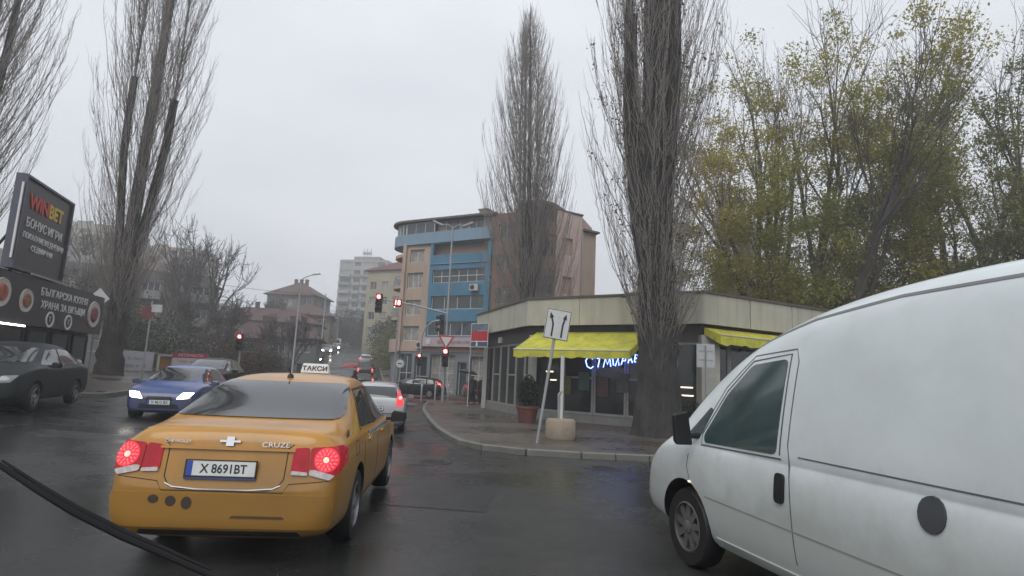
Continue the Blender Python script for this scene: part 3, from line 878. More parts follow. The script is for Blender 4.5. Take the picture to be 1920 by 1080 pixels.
for s in (1, -1):
    hp = [(.42, .60), (.70, .62), (.78, .80), (.46, .74)]
    patch('headlight', vv, rnd(hp if s > 0 else mirror(hp), .03), 'front', M_head, van, off=.01, step=.05)
patch('front_bumper', vv, rnd([(-.84, .32), (.84, .32), (.84, .52), (-.84, .52)], .04), 'front', M_black, van, off=.015, step=.07)
for s in (-1, 1):
    b = MB()
    b.add([(s * .02, -.06, -.20), (s * .22, -.05, -.20), (s * .25, -.05, .12), (s * .08, -.06, .16), (s * .04, .05, -.17), (s * .2, .05, -.17), (s * .22, .05, .1), (s * .09, .05, .13)],
          [(0, 1, 2, 3), (7, 6, 5, 4), (0, 4, 5, 1), (1, 5, 6, 2), (2, 6, 7, 3), (3, 7, 4, 0)])
    b.box((0, 0, -.10), (.14, .05, .06))
    mo = b.build('mirror', M_black, van, bevel=.03)
    mo.location = (s * .955, -.18, 1.23); mo.scale = (.85, .85, .85)
for o in van.children:
    pass

# --- other cars near by -----------------------------------------------
def gz(x, y): return (x, y, h(x, y))
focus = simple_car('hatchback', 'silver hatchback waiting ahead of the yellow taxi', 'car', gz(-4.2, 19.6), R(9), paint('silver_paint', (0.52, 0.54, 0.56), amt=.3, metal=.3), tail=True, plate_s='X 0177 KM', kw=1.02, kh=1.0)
blue = simple_car('hatchback', 'blue oncoming hatchback with lit headlights beside the taxi', 'car', gz(-9.2, 17.0), R(180 + 13), paint('blue_paint', (0.022, 0.07, 0.27), amt=.25), head=True, kl=.90, kw=.95, kh=.97, fr_plate='X 4815 BX')
green = simple_car('sedan', 'dark green sedan at the left edge under the billboard', 'car', gz(-12.0, 14.6), R(180 + 20), mat('dark_green_paint', (0.010, 0.017, 0.016), .45, vary=.1, spec=.3, dirt=(.03,.03,.027), dirt_amt=.4), 'sedan', tail=False, kh=1.03)
M_darkpaint = mat('black_paint', (0.011, 0.012, 0.015), .42, vary=.1, spec=.2, coat=.0, dirt=(.03,.03,.027), dirt_amt=.4)
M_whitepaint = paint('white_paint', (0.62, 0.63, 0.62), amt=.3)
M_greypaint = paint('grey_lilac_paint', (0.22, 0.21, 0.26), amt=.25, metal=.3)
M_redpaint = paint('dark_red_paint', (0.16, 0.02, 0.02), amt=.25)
simple_car('hatchback', 'black car just behind the blue oncoming hatchback', 'car', gz(-12.2, 24.6), R(180 + 12), M_darkpaint, kh=1.05)
simple_car('hatchback', 'grey lilac car parked beside the left poplar trunk', 'car', gz(-18.2, 22.4), R(180 + 70), M_greypaint, kl=.95)
black_est = simple_car('estate_car', 'black estate crossing in front of the blue building', 'car', gz(-6.9, 44.6), R(82), M_darkpaint, tail=True, kl=1.08, glass_m=M_carglass)
simple_car('hatchback', 'dark red car parked behind the pedestrians with the umbrella', 'car', gz(-1.2, 43.6), R(-80), M_redpaint)
# uphill traffic
far = [('hatchback', 'first oncoming black car with bright headlights on the hill', M_darkpaint, -25.0, 77.0, 180 + 14, 2, False),
       ('hatchback', 'white oncoming car with headlights behind the first black one', M_whitepaint, -29.2, 95.0, 180 + 14, 2, False),
       ('hatchback', 'grey oncoming car between the white car and the white minibus', M_greypaint, -32.9, 112.0, 180 + 14, 2, False),
       ('hatchback', 'small dark car farthest up the hill at the left kerb', M_darkpaint, -44.0, 150.0, 180 + 14, 2, False),
       ('hatchback', 'black hatchback with lit tail lights nearest behind the silver hatchback', M_darkpaint, -12.2, 50.5, 13, False, True),
       ('estate_car', 'dark car with lit tail lights second in the uphill queue', M_darkpaint, -15.2, 63.0, 14, False, True),
       ('hatchback', 'silver grey car third in the uphill queue', MATS['silver_paint'], -18.6, 77.0, 14, False, True)]
for nm, lb, m_, x, y, rz, hd, tl in far:
    c = simple_car(nm, lb, 'car', gz(x, y), R(rz), m_, head=hd, tail=tl, kh=1.04 if nm == 'estate_car' else 1.0, detail=False)
    sl = math.atan2(h(x, y + 2) - h(x, y - 2), 4)
    c.rotation_euler = (sl if not hd else -sl, 0, R(rz))
mini = thing('minibus', 'white minibus with headlights coming down the hill', 'van', gz(-38.6, 132.0), R(180 + 14))
MINI = [(y * .95 + 1.4, zb, zs, zt, w, w5, w6) for y, zb, zs, zt, w, w5, w6 in VAN]
mbod, mvv = loft_body('body', MINI, M_whitepaint, mini, (-1.45, 1.4), .32, 1.9, levels=2, arch_r=.38)
wheels(mini, (-1.45, 1.4), .32, 1.9)
patch('windscreen', mvv, rnd([(-.78, 1.16), (.78, 1.16), (.68, 1.80), (-.68, 1.80)], .06), 'front', M_carglass, mini)
for s in (1, -1):
    hp = [(.42, .60), (.70, .62), (.78, .80), (.46, .74)]
    patch('headlight', mvv, rnd(hp if s > 0 else mirror(hp), .03), 'front', M_head_far, mini, off=.01, step=.05)
side_glass(mini, mvv, [[(-1.5, 1.12), (-.1, 1.12), (-.1, 1.8), (-1.5, 1.8)], [(.1, 1.12), (.9, 1.12), (.5, 1.6), (.1, 1.78)]])

# ------------------------------------------------------------------ buildings
M_winframe = mat('white_window_frame', (0.62, 0.62, 0.60), 0.5, vary=0.08)
M_winglass = mat('window_glass', (0.035, 0.045, 0.05), 0.08, vary=0.5, scale=0.6, spec=0.8)
M_winlight = mat('curtained_window', (0.30, 0.29, 0.27), 0.35, vary=0.4, scale=2.5)
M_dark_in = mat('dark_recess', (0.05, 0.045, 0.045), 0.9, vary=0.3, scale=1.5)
M_conc = mat('aged_concrete', (0.28, 0.275, 0.26), 0.85, vary=0.2, scale=1.2, dirt=(0.12, 0.115, 0.10), dirt_amt=0.7, dirt_scale=0.6, streak=(3, 3, .4))
M_metal = mat('galvanised_steel', (0.36, 0.37, 0.38), 0.45, 0.6, vary=0.15, scale=5)
M_ac = mat('air_conditioner_white', (0.5, 0.5, 0.48), 0.5, vary=0.1)
win_me = {}
def window(parent, loc, w, hh, cols=2, rows=1, ang=0.0, frame=M_winframe, pane=M_winglass, name='window', fw=.06, sub=True):
    key = (round(w, 2), round(hh, 2), cols, rows, frame.name, pane.name, fw)
    if key not in win_me:
        b = MB()
        for s in (-1, 1):
            b.box((s * (w / 2 - fw / 2), 0, 0), (fw, .07, hh))
            b.box((0, 0, s * (hh / 2 - fw / 2)), (w - 2 * fw, .07, fw))
        for i in range(1, cols): b.box((-w / 2 + w * i / cols, 0, 0), (fw * .9, .066, hh - 2 * fw))
        for i in range(1, rows): b.box((0, 0, -hh / 2 + hh * i / rows), (w - 2 * fw, .06, fw * .9))
        win_me[key] = (b.mesh(name, frame), MB().box((0, .012, 0), (w - fw, .03, hh - fw)).mesh('pane', pane))
    a, p = win_me[key]
    o = ch(None, a, name, parent, loc, (0, 0, ang))
    if sub: ch(None, p, 'pane', o)
    return o
def facade(parent, o, ang, width, z0, z1, ops, m, depth=.2, name='wall', th=.3):
    """A wall sheet with real openings. ops: (u0, u1, za, zb, kind, cols, rows)."""
    u = Vector((math.cos(ang), math.sin(ang), 0)); n = Vector((math.sin(ang), -math.cos(ang), 0))
    us = sorted(set([0, width] + [q for op in ops for q in op[:2]]))
    zs = sorted(set([z0, z1] + [q for op in ops for q in op[2:4]]))
    O = Vector((o[0], o[1], 0))
    P = lambda a, z, d=0: tuple(O + u * a + Vector((0, 0, z)) - n * d)
    b = MB()
    for i in range(len(us) - 1):
        for j in range(len(zs) - 1):
            cu, cz = (us[i] + us[i + 1]) / 2, (zs[j] + zs[j + 1]) / 2
            if any(op[0] < cu < op[1] and op[2] < cz < op[3] for op in ops): continue
            b.add([P(us[i], zs[j]), P(us[i + 1], zs[j]), P(us[i + 1], zs[j + 1]), P(us[i], zs[j + 1])], [(0, 1, 2, 3)])
    for op in ops:
        a0, a1, c0, c1 = op[:4]
        for q in (((a0, c0), (a0, c1)), ((a1, c1), (a1, c0)), ((a0, c1), (a1, c1)), ((a1, c0), (a0, c0))):
            (x0, y0), (x1, y1) = q
            b.add([P(x0, y0), P(x1, y1), P(x1, y1, depth + .06), P(x0, y0, depth + .06)], [(0, 1, 2, 3)])
    w = b.build(name, m, parent)
    for op in ops:
        a0, a1, c0, c1, kind, cols, rows = op
        loc = O + u * ((a0 + a1) / 2) + Vector((0, 0, (c0 + c1) / 2)) - n * depth
        if kind == 'void':
            ch(None, MB().box((0, 1.0, 0), (a1 - a0 + .1, .05, c1 - c0 + .1)).mesh('recess', M_dark_in), 'recess_back', parent, loc, (0, 0, ang))
        else:
            pane = {'w': M_winglass, 'c': M_winlight}[kind]
            window(parent, loc, a1 - a0, c1 - c0, cols, rows, ang, pane=pane)
    return w
def block(t, w, d, z0, z1, m, front=(), right=(), left=(), roof_m=None, depth=.2):
    facade(t, (0, 0), 0, w, z0, z1, list(front), m, depth)
    facade(t, (w, 0), R(90), d, z0, z1, list(right), m, depth)
    facade(t, (w, d), R(180), w, z0, z1, [], m, depth)
    facade(t, (0, d), R(270), d, z0, z1, list(left), m, depth)
    MB().box((w / 2, d / 2, z1 - .1), (w - .02, d - .02, .15)).build('roof_slab', roof_m or M_conc, t)
def hip_roof(t, w, d, z, rise, over, m, name='roof', ridge=None):
    r = (min(w, d) / 2) if ridge is None else ridge
    x0, x1, y0, y1 = -over, w + over, -over, d + over
    if w >= d: a, b = (x0 + r + over, d / 2), (x1 - r - over, d / 2)
    else: a, b = (w / 2, y0 + r + over), (w / 2, y1 - r - over)
    vs = [(x0, y0, z), (x1, y0, z), (x1, y1, z), (x0, y1, z), (a[0], a[1], z + rise), (b[0], b[1], z + rise)]
    vs += [(p[0], p[1], z - .15) for p in vs[:4]]
    if w >= d: fs = [(0, 1, 5, 4), (1, 2, 5), (2, 3, 4, 5), (3, 0, 4)]
    else: fs = [(0, 1, 4), (1, 2, 5, 4), (2, 3, 5), (3, 0, 4, 5)]
    fs += [(0, 6, 7, 1), (1, 7, 8, 2), (2, 8, 9, 3), (3, 9, 6, 0), (9, 8, 7, 6)]
    return MB().add(vs, fs).build(name, m, t)
def chimney(roof, x, y, z, hh=1.2, s=.5, m=None):
    MB().box((x, y, z + hh / 2), (s, s, hh)).box((x, y, z + hh + .04), (s + .14, s + .14, .08)).build('chimney', m or M_brick, roof)
M_brick = mat('red_brick', (0.12, 0.075, 0.065), 0.85, vary=0.3, scale=3)
M_pink = mat('pink_render', (0.50, 0.35, 0.30), 0.85, vary=0.08, scale=0.7, dirt=(0.36, 0.26, 0.23), dirt_amt=0.6, dirt_scale=0.7, streak=(2, 2, .5))
M_peach = mat('peach_render', (0.47, 0.37, 0.29), 0.85, vary=0.08, scale=0.7, dirt=(0.3, 0.22, 0.17), dirt_amt=0.5, dirt_scale=0.7, streak=(2, 2, .5))
M_bluew = mat('blue_render', (0.085, 0.225, 0.335), 0.8, vary=0.08, scale=0.8, dirt=(0.06, 0.14, 0.21), dirt_amt=0.5, dirt_scale=0.7, streak=(2, 2, .5))
M_lightblue = mat('light_blue_render', (0.22, 0.32, 0.42), 0.8, vary=0.08, scale=0.8)
M_brown = mat('brown_render', (0.27, 0.16, 0.135), 0.85, vary=0.12, scale=0.8)
M_railg = mat('balcony_railing', (0.40, 0.40, 0.42), 0.5, 0.3, vary=0.1)

# the blue and pink corner building
B = thing('apartment_building', 'five storey pink and blue corner apartment building with a rounded end', 'building', (-11.9, 53.1, 0), R(-28))
zb = -.6
pinkw = [(3.0, 4.55, 11.3, 12.45, 'c', 2, 1), (2.85, 4.55, 8.95, 10.35, 'c', 3, 1), (2.85, 4.5, 6.55, 7.9, 'c', 2, 1), (2.75, 4.5, 4.3, 5.6, 'c', 2, 1)]
facade(B, (2.4, 0), 0, 3.0, 3.4, 13.0, [(a - 2.4, b - 2.4, c, d, k, cc, r) for a, b, c, d, k, cc, r in pinkw], M_peach)
# blue bay stands 0.25 m proud
bo = [(.25, 5.75, 11.75, 12.75, 'void', 1, 1), (.35, 5.6, 9.3, 10.45, 'w', 6, 2), (.35, 5.6, 7.0, 8.15, 'w', 4, 1), (.1, 5.9, 4.75, 5.95, 'w', 5, 1)]
facade(B, (5.4, -.25), 0, 6.1, 4.65, 12.8, bo, M_bluew)
facade(B, (11.5, -.25), R(90), .25, 4.65, 12.8, [], M_bluew)
facade(B, (5.4, 0), R(270), .25, 4.65, 12.8, [], M_bluew)
MB().box((8.45, -.3, 10.95), (5.9, .1, .06)).build('string_course', M_lightblue, B)
# sign band and shop front under the bay
band = MB().box((8.3, -.42, 4.22), (6.3, .3, .78)).build('sign_board', mat('shop_sign_pale', (0.50, 0.40, 0.42), 0.5, vary=.1), B)
text('sign_lettering', 'фризьорски салон', .42, mat('sign_grey_ink', (0.2, 0.16, 0.18), .5), band, (8.8, -.58, 4.22), (R(90), 0, 0), .02)
MB().lathe([(.26, 0), (.26, .05)], 20, (6.0, -.62, 4.22), 'y').build('sign_emblem', M_winframe, band)
sf = [(.1, 1.6, zb + .5, 3.2, 'w', 2, 2), (1.9, 3.2, zb + .2, 3.0, 'w', 1, 2), (3.5, 6.0, zb + .7, 3.2, 'c', 3, 2), (6.3, 7.2, zb + .1, 2.6, 'w', 1, 1), (7.5, 8.9, zb + .6, 3.1, 'c', 2, 2)]
facade(B, (2.4, 0), 0, 9.1, zb, 3.4, sf, mat('ground_floor_grey', (0.22, 0.235, 0.25), .7, vary=.15, scale=1.2), depth=.35)
MB().box((7, -.02, 3.62), (9.1, .1, .42)).build('ground_floor_cornice', M_pink, B)
# rounded end: stacked balcony drum
def arc(cx, cy, r, a0, a1, n=14): return [(cx + r * math.cos(a0 + (a1 - a0) * i / n), cy + r * math.sin(a0 + (a1 - a0) * i / n)) for i in range(n + 1)]
cx, cy, rr = 2.4, 2.2, 2.2
ring = arc(cx, cy, rr, R(270), R(150))
inner = arc(cx, cy, rr - .9, R(270), R(150))
MB().prism([(cx, 0)] + [] + arc(cx, cy, rr, R(270), R(150))[::-1][::-1] and (inner[::-1] + [(cx + .2, cy + 1.2), (cx + .2, cy - rr + .95)]), 3.4, 13.0).build('rounded_core', M_pink, B)
MB().prism(arc(cx, cy, rr - .25, R(150), R(270)) + [(cx + .1, cy)], zb, 3.4).build('rounded_ground_floor', MATS['ground_floor_grey'], B)
for zf in (3.4, 6.25, 9.1, 11.95):
    MB().prism(arc(cx, cy, rr, R(150), R(270)) + [(cx + .05, cy)], zf - .1, zf + .16).build('balcony_slab', M_pink, B)
    if zf < 11:
        if zf < 4:
            pa = arc(cx, cy, rr, R(150), R(270)); pb = arc(cx, cy, rr - .12, R(150), R(270))
            MB().prism(pa + pb[::-1], zf + .16, zf + 1.05).build('balcony_parapet', M_pink, B)
        else:
            rl = MB()
            pa = arc(cx, cy, rr - .06, R(150), R(270), 24)
            for p in pa: rl.box((p[0], p[1], zf + .6), (.03, .03, .9))
            rl.tube([(p[0], p[1], zf + 1.06) for p in pa], .03, 6)
            rl.build('balcony_railing', M_railg, B)
MB().box((1.2, .55, 7.4), (.05, .05, .05)).build('balcony_lamp', M_head_on, B)
# piers between the drum and the flat wall
MB().box((2.5, -.06, 8.2), (.35, .3, 9.6)).build('corner_pier', M_peach, B)
# set-back top floor behind the light blue band
band_pts = arc(cx, cy, rr + .18, R(150), R(270)) + [(11.6, -.5), (11.6, .1), (cx, .1)]
MB().prism(band_pts, 12.85, 13.85).build('blue_parapet', M_lightblue, B)
pp = arc(cx, cy, rr - .05, R(160), R(270), 10) + [(5.6, -.1)]
for i in range(len(pp) - 1):
    p, q = Vector(pp[i]), Vector(pp[i + 1])
    L = (q - p).length
    window(B, ((p.x + q.x) / 2, (p.y + q.y) / 2, 14.35), L, 1.05, max(1, round(L / 1.1)), 1, math.atan2(q.y - p.y, q.x - p.x))
MB().box((8.6, .5, 14.45), (6.0, .2, 1.2)).build('top_floor_wall', mat('top_floor_pale', (0.36, 0.28, 0.25), .8, vary=.15), B)
for x in (7.2, 9.6): window(B, (x, .38, 14.45), 1.5, .9, 2, 1)
roofp = arc(cx, cy, rr + .4, R(150), R(270)) + [(11.8, -.35), (11.8, 7), (1.2, 7)]
MB().prism(roofp, 14.95, 15.12).build('roof', mat('roof_edge_dark', (0.12, 0.11, 0.11), .7), B)
MB().box((9.3, 2.2, 15.6), (.8, .8, 1.0)).box((9.3, 2.2, 16.14), (1.0, 1.0, .1)).build('chimney', M_conc, B)
MB().box((6.95, 3.4, 7.2), (8.8, 5.6, 15.2)).build('building_core', M_pink, B)
# brown stair tower and pink side wing
facade(B, (11.5, 0), 0, 2.4, zb, 15.0, [(.5, 1.9, z, z + 1.3, 'w', 2, 1) for z in (4.6, 7.4, 10.2, 12.8)], M_brown)
tw = arc(14.9, 1.2, 1.75, R(180), R(360), 16)
MB().prism(tw + [(16.65, 3.2), (13.15, 3.2)], zb, 15.7).build('stair_tower', M_brown, B)
for z in (4.3, 7.2, 10.1, 13.0):
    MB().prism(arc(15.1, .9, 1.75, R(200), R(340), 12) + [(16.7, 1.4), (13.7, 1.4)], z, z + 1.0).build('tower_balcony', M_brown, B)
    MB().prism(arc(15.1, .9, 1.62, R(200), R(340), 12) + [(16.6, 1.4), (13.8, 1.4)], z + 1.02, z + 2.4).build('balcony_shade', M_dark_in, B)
wa = R(62); wx, wy = 16.75, 1.05
M_salmon = mat('salmon_render', (0.68, 0.51, 0.45), 0.85, vary=0.08, scale=0.7, dirt=(0.55, 0.42, 0.37), dirt_amt=0.5, dirt_scale=0.7, streak=(2, 2, .5))
facade(B, (wx, wy), wa, 2.7, zb, 15.15, [(.75, 1.75, z, z + 1.4, 'c', 2, 1) for z in (2.4, 5.3, 8.4, 11.6)], M_salmon)
e1 = (wx + 2.7 * math.cos(wa), wy + 2.7 * math.sin(wa)); e2 = (wx + 4.3 * math.cos(wa), wy + 4.3 * math.sin(wa))
facade(B, (e1[0] - .03, e1[1] + .03), wa, 1.6, zb, 13.9, [], M_peach)
MB().prism([(wx - .06, wy - .10), (e1[0] + .12, e1[1] - .02), (e1[0] - .1, e1[1] + .25), (13.4, 6.8), (13.4, 2.6)], 15.16, 15.28).build('wing_coping', MATS['roof_edge_dark'], B)
MB().prism([(e1[0] + .25, e1[1] - .1), (e2[0] + .35, e2[1] - .05), (e2[0] - .2, e2[1] + .4), (e1[0] - .4, e1[1] + .3)], 13.9, 14.05).build('eave', MATS['roof_edge_dark'], B)
MB().prism([(13.3, 1.6), (wx - .12, wy + .12), (e1[0] - .10, e1[1] + .10), (e1[0] - .6, 7.5), (13.3, 7.5)], zb, 15.14).build('wing_core', M_pink, B)
MB().prism([(e1[0] - .5, e1[1] + .3), (e2[0] - .12, e2[1] + .06), (e2[0] - 1.2, e2[1] + 3), (e1[0] - 1.2, e1[1] + 3)], zb, 13.88).build('rear_core', M_peach, B)
MB().tube([(e1[0] + .07, e1[1] - .0, 0), (e1[0] + .07, e1[1] - .0, 14)], .06, 8).build('drain_pipe', M_metal, B)
def ac_unit(parent, loc, ang=0):
    a = ch(None, MB().box((0, 0, 0), (.8, .32, .56)).mesh('air_conditioner', M_ac), 'air_conditioner', parent, loc, (0, 0, ang))
    MB().lathe([(.2, -.165), (.2, -.175)], 16, (-.12, 0, 0), 'y').build('fan_grille', M_dark_in, a)
    return a
ac_unit(B, (10.2, -.45, 8.75)); ac_unit(B, (4.95, -.2, 3.95))

# the shop with yellow awnings
M_cream = mat('cream_fascia', (0.47, 0.455, 0.37), 0.7, vary=0.08, scale=0.8, dirt=(0.24, 0.22, 0.17), dirt_amt=0.5, dirt_scale=0.8, streak=(3, 3, .3))
M_shopdark = mat('dark_soffit', (0.075, 0.07, 0.07), 0.7, vary=0.15)
M_shopglass = mat('shop_glass', (0.022, 0.026, 0.025), 0.1, vary=0.5, scale=0.8, spec=0.6)
M_alu = mat('grey_shop_frame', (0.30, 0.29, 0.27), 0.5, 0.2, vary=0.12)
S = thing('shop_building', 'low cream shop building with yellow awnings and a blue neon sign', 'building')
SP = [Vector((-1.2, 33.0)), Vector((1.15, 26.0)), Vector((7.1, 22.0)), Vector((19.7, 29.0)), Vector((17.0, 32.6))]
s0 = -.35
def off_poly(P, d):
    out = []
    n = len(P)
    for i in range(n):
        a, b, c = P[i - 1], P[i], P[(i + 1) % n]
        e1, e2 = (b - a).normalized(), (c - b).normalized()
        n1, n2 = Vector((e1.y, -e1.x)), Vector((e2.y, -e2.x))
        m_ = (n1 + n2).normalized()
        out.append(b + m_ * d / max(.3, m_.dot(n1)))
    return out
T2 = lambda P: [(p.x, p.y) for p in P]
def band(P, d0, d1, z0, z1, name, m, parent, edges):
    A, Bq = off_poly(P, d1), off_poly(P, d0)
    for i in edges:
        j = (i + 1) % len(P)
        MB().prism([T2(Bq)[i], T2(A)[i], T2(A)[j], T2(Bq)[j]], z0, z1).build(name, m, parent)
_A, _B = off_poly(SP, .50), off_poly(SP, .32)
for i in (0, 1, 2):
    npn = max(2, round((_A[i + 1] - _A[i]).length / 2.4))
    for k in range(npn):
        f0, f1 = k / npn + (.0015 if k else 0), (k + 1) / npn - (.0015 if k < npn - 1 else 0)
        q = [_B[i].lerp(_B[i + 1], f0), _A[i].lerp(_A[i + 1], f0), _A[i].lerp(_A[i + 1], f1), _B[i].lerp(_B[i + 1], f1)]
        MB().prism(T2(q), 3.85, 4.98).build('fascia_panel', M_cream, S)
band(SP, .30, .56, 4.985, 5.07, 'fascia_coping', mat('coping_brown', (0.10, 0.085, 0.075), .7), S, (0, 1, 2))
MB().prism(T2(off_poly(SP, .30)), 3.86, 4.6).build('roof', M_shopdark, S)
MB().prism(T2(off_poly(SP, .05)), 3.2, 3.855).build('head_band', M_shopdark, S)
MB().prism(T2(off_poly(SP, .10)), s0, s0 + .55).build('plinth', mat('plinth_grey', (0.20, 0.20, 0.19), .7, vary=.2), S)
MB().prism(T2(off_poly(SP, -.12)), s0 + .5, 3.25).build('glazing_core', M_shopglass, S)
def glazing(i, n, pane_m, skip=()):
    a, b = SP[i], SP[(i + 1) % len(SP)]
    u = (b - a).normalized(); L = (b - a).length; w = L / n
    ang = math.atan2(u.y, u.x)
    for k in range(n):
        if k in skip: continue
        c = a + u * (w * (k + .5))
        nn = Vector((u.y, -u.x)) * -.02
        window(S, (c.x + nn.x, c.y + nn.y, (s0 + .55 + 3.2) / 2), w - .02, 3.2 - s0 - .57, 1, 2 if k % 2 else 1, ang, M_alu, pane_m, 'shop_window', .09)
glazing(0, 6, M_shopglass); glazing(1, 5, M_shopglass); glazing(2, 9, M_shopglass)
for p, rdd in ((Vector((-1.28, 32.6)), .14), (SP[1] + Vector((-.1, -.1)), .22), (SP[2] + Vector((.3, -.05)), .42)):
    MB().box((p.x, p.y, 1.5), (rdd * 1.6, rdd * 1.6, 3.9)).build('column', mat('pale_column', (0.42, 0.41, 0.37), .7, vary=.1), S)
M_awn = mat('yellow_awning', (0.56, 0.54, 0.05), 0.6, vary=0.15, scale=1.5, bump=.5, bscale=2.2, dirt=(0.30, 0.28, 0.07), dirt_amt=0.75, dirt_scale=1.6, streak=(1.5, 1.5, 1.5))
M_awn_edge = mat('awning_edge', (0.55, 0.52, 0.35), 0.6)
def awning(a, b, u0, u1, proj, zt, zf, val, sag=.05):
    u = (b - a).normalized(); n = Vector((u.y, -u.x))
    nu, nv = 40, 8
    mbx = MB()
    def P(s, t, z=None):
        p = a + u * (u0 + (u1 - u0) * s) + n * (.35 + proj * t)
        zz = zt + (zf - zt) * t - sag * math.sin(math.pi * t) + .03 * math.sin(s * 17 + t * 4) * math.sin(t * 2.6) + .02 * math.sin(s * 41 + 2 * t) * t
        return (p.x, p.y, zz)
    for j in range(nv + 1):
        for i in range(nu + 1): mbx.v.append(P(i / nu, j / nv))
    for j in range(nv):
        for i in range(nu): mbx.f.append((j * (nu + 1) + i, j * (nu + 1) + i + 1, (j + 1) * (nu + 1) + i + 1, (j + 1) * (nu + 1) + i))
    aw = mbx.build('awning', M_awn, S, smooth=True)
    sm = aw.modifiers.new('thick', 'SOLIDIFY'); sm.thickness = .012
    vb_ = MB()
    for i in range(nu + 1):
        x, y, z = P(i / nu, 1)
        vb_.v += [(x, y, z + .0), (x, y, z - val + .012 * math.sin(i * 1.7))]
    for i in range(nu): vb_.f.append((2 * i, 2 * i + 2, 2 * i + 3, 2 * i + 1))
    v_ = vb_.build('valance', M_awn, aw)
    sm = v_.modifiers.new('thick', 'SOLIDIFY'); sm.thickness = .012
    x0, x1 = P(0, 1), P(1, 1)
    MB().tube([x0, x1], .035, 8).build('front_bar', M_awn_edge, aw)
    for s in (0.02, .98):
        # folding arms and a triangular cheek
        q0, q1 = P(s, 0), P(s, 1)
        MB().tube([(q0[0], q0[1], q0[2] - .45), q1], .022, 6).build('awning_arm', M_metal, aw)
    for s in (0.0, 1.0):
        q0, q1 = P(s, 0), P(s, 1)
        mm_ = MB().add([q0, q1, (q1[0], q1[1], q1[2] - val), (q0[0], q0[1], q0[2] - .25)], [(0, 1, 2, 3)]).build('awning_cheek', M_awn, aw)
        sm = mm_.modifiers.new('thick', 'SOLIDIFY'); sm.thickness = .01
    return aw
awning(SP[1], SP[2], .25, 5.3, 1.75, 3.55, 2.72, .30)
awning(SP[2], SP[3], -.1, 4.3, .75, 3.72, 3.42, .34)
# neon lettering, bent tubes on the glass
M_neon = mat('blue_neon', (0.3, 0.4, 1.0), 0.4, emit=(0.16, 0.24, 1.0), estr=7)
nu_ = (SP[2] - SP[1]).normalized(); nn_ = Vector((nu_.y, -nu_.x))
ne = MB()
strokes = [[(.42, .62), (.18, .78), (.02, .5), (.12, .12), (.32, 0), (.46, .14)],
           [(.72, .10), (.80, .62)], [(.66, .66), (.96, .74)], [(1.02, .1), (1.12, .68), (1.24, .3), (1.36, .7), (1.42, .16)],
           [(1.52, .7), (1.56, .28), (1.66, .22), (1.82, .72), (1.86, .25)], [(1.98, .30), (2.08, .78), (2.2, .74), (2.2, .56), (2.02, .55)],
           [(2.34, .42), (2.44, .92), (2.56, .44)], [(2.38, .62), (2.53, .62)], [(2.66, .50), (2.72, .98), (2.84, .92), (2.86, .76), (2.7, .74), (2.9, .66), (2.88, .52), (2.68, .5)],
           [(3.0, .58), (3.12, 1.1), (3.26, .62)], [(3.05, .78), (3.22, .80)]]
for st_ in strokes:
    ne.tube([(x * .80, 0, z * .62) for x, z in st_], .022, 6)
nob = ne.build('neon_sign', M_neon, S, smooth=True)
np_ = SP[1] + nu_ * 2.6 + nn_ * .28
nob.location = (np_.x, np_.y, 2.08); nob.rotation_euler = (0, 0, math.atan2(nu_.y, nu_.x))
for k in range(4): MB().box((k * .75 + .1, .09, .35), (.03, .18, .6)).build('neon_bracket', M_black, nob)
# lit things inside behind the glass
for (k, z, w_, hh) in ((.8, 1.9, .35, .06), (1.0, 1.55, .3, .05), (6.7, 1.5, .5, .05), (6.75, 1.2, .45, .05)):
    p = SP[1] + nu_ * k + nn_ * .06
    o_ = MB().box((0, 0, 0), (w_, .02, hh)).build('lit_shelf', mat('shelf_light', (.8, .7, .6), .5, emit=(1, .85, .65), estr=1.6), S)
    o_.location = (p.x, p.y, z); o_.rotation_euler = (0, 0, math.atan2(nu_.y, nu_.x))
l0 = (SP[1] - SP[0]).normalized(); ln = Vector((l0.y, -l0.x))
p = SP[0] + l0 * 2.6 + ln * .12
nbx = MB().box((0, 0, 0), (.45, .1, .28)).build('notice_box', M_sign, S); nbx.location = (p.x, p.y, 3.45); nbx.rotation_euler = (0, 0, math.atan2(l0.y, l0.x))
# posters in the window
for k, cc in enumerate(((.13, .12, .03), (.05, .10, .08), (.10, .05, .045), (.10, .09, .08))):
    p = SP[1] + nu_ * (1.6 + k * .85) + nn_ * .05
    o_ = MB().box((0, 0, 0), (.5, .015, .75)).build('window_poster', mat('poster_%d' % k, cc, .5, vary=.5, scale=5), S)
    o_.location = (p.x, p.y, 1.35 + .2 * (k % 2)); o_.rotation_euler = (0, 0, math.atan2(nu_.y, nu_.x))

# red, white and blue banner hung at the shop's far end
F = thing('shop_banner', 'red white and blue banner on a white frame at the shop corner', 'banner', (-1.6, 31.0, .75), R(-38)); F.scale = (.78, .8, .8)
fr = MB()
for x in (-.75, .75): fr.tube([(x, 0, 2.9), (x, 0, 4.45)], .025, 6)
for z in (2.9, 4.45): fr.tube([(-.75, 0, z), (.75, 0, z)], .025, 6)
fr.tube([(-.75, 0, -1.0), (-.75, 0, 2.9)], .03, 6)
fr.build('banner_frame', M_winframe, F)
for nm, z0_, z1_, mm_ in (('red_field', 3.3, 3.95, mat('banner_red', (.45, .03, .04), .6, vary=.1)), ('blue_field', 2.93, 3.24, mat('banner_blue', (.06, .09, .16), .6, vary=.1)), ('grey_field', 4.0, 4.42, mat('banner_grey', (.12, .17, .22), .5, vary=.3)), ('white_field', 3.245, 3.295, M_sign)):
    MB().box((0, 0, (z0_ + z1_) / 2), (1.46, .02, z1_ - z0_)).build(nm, mm_, F)
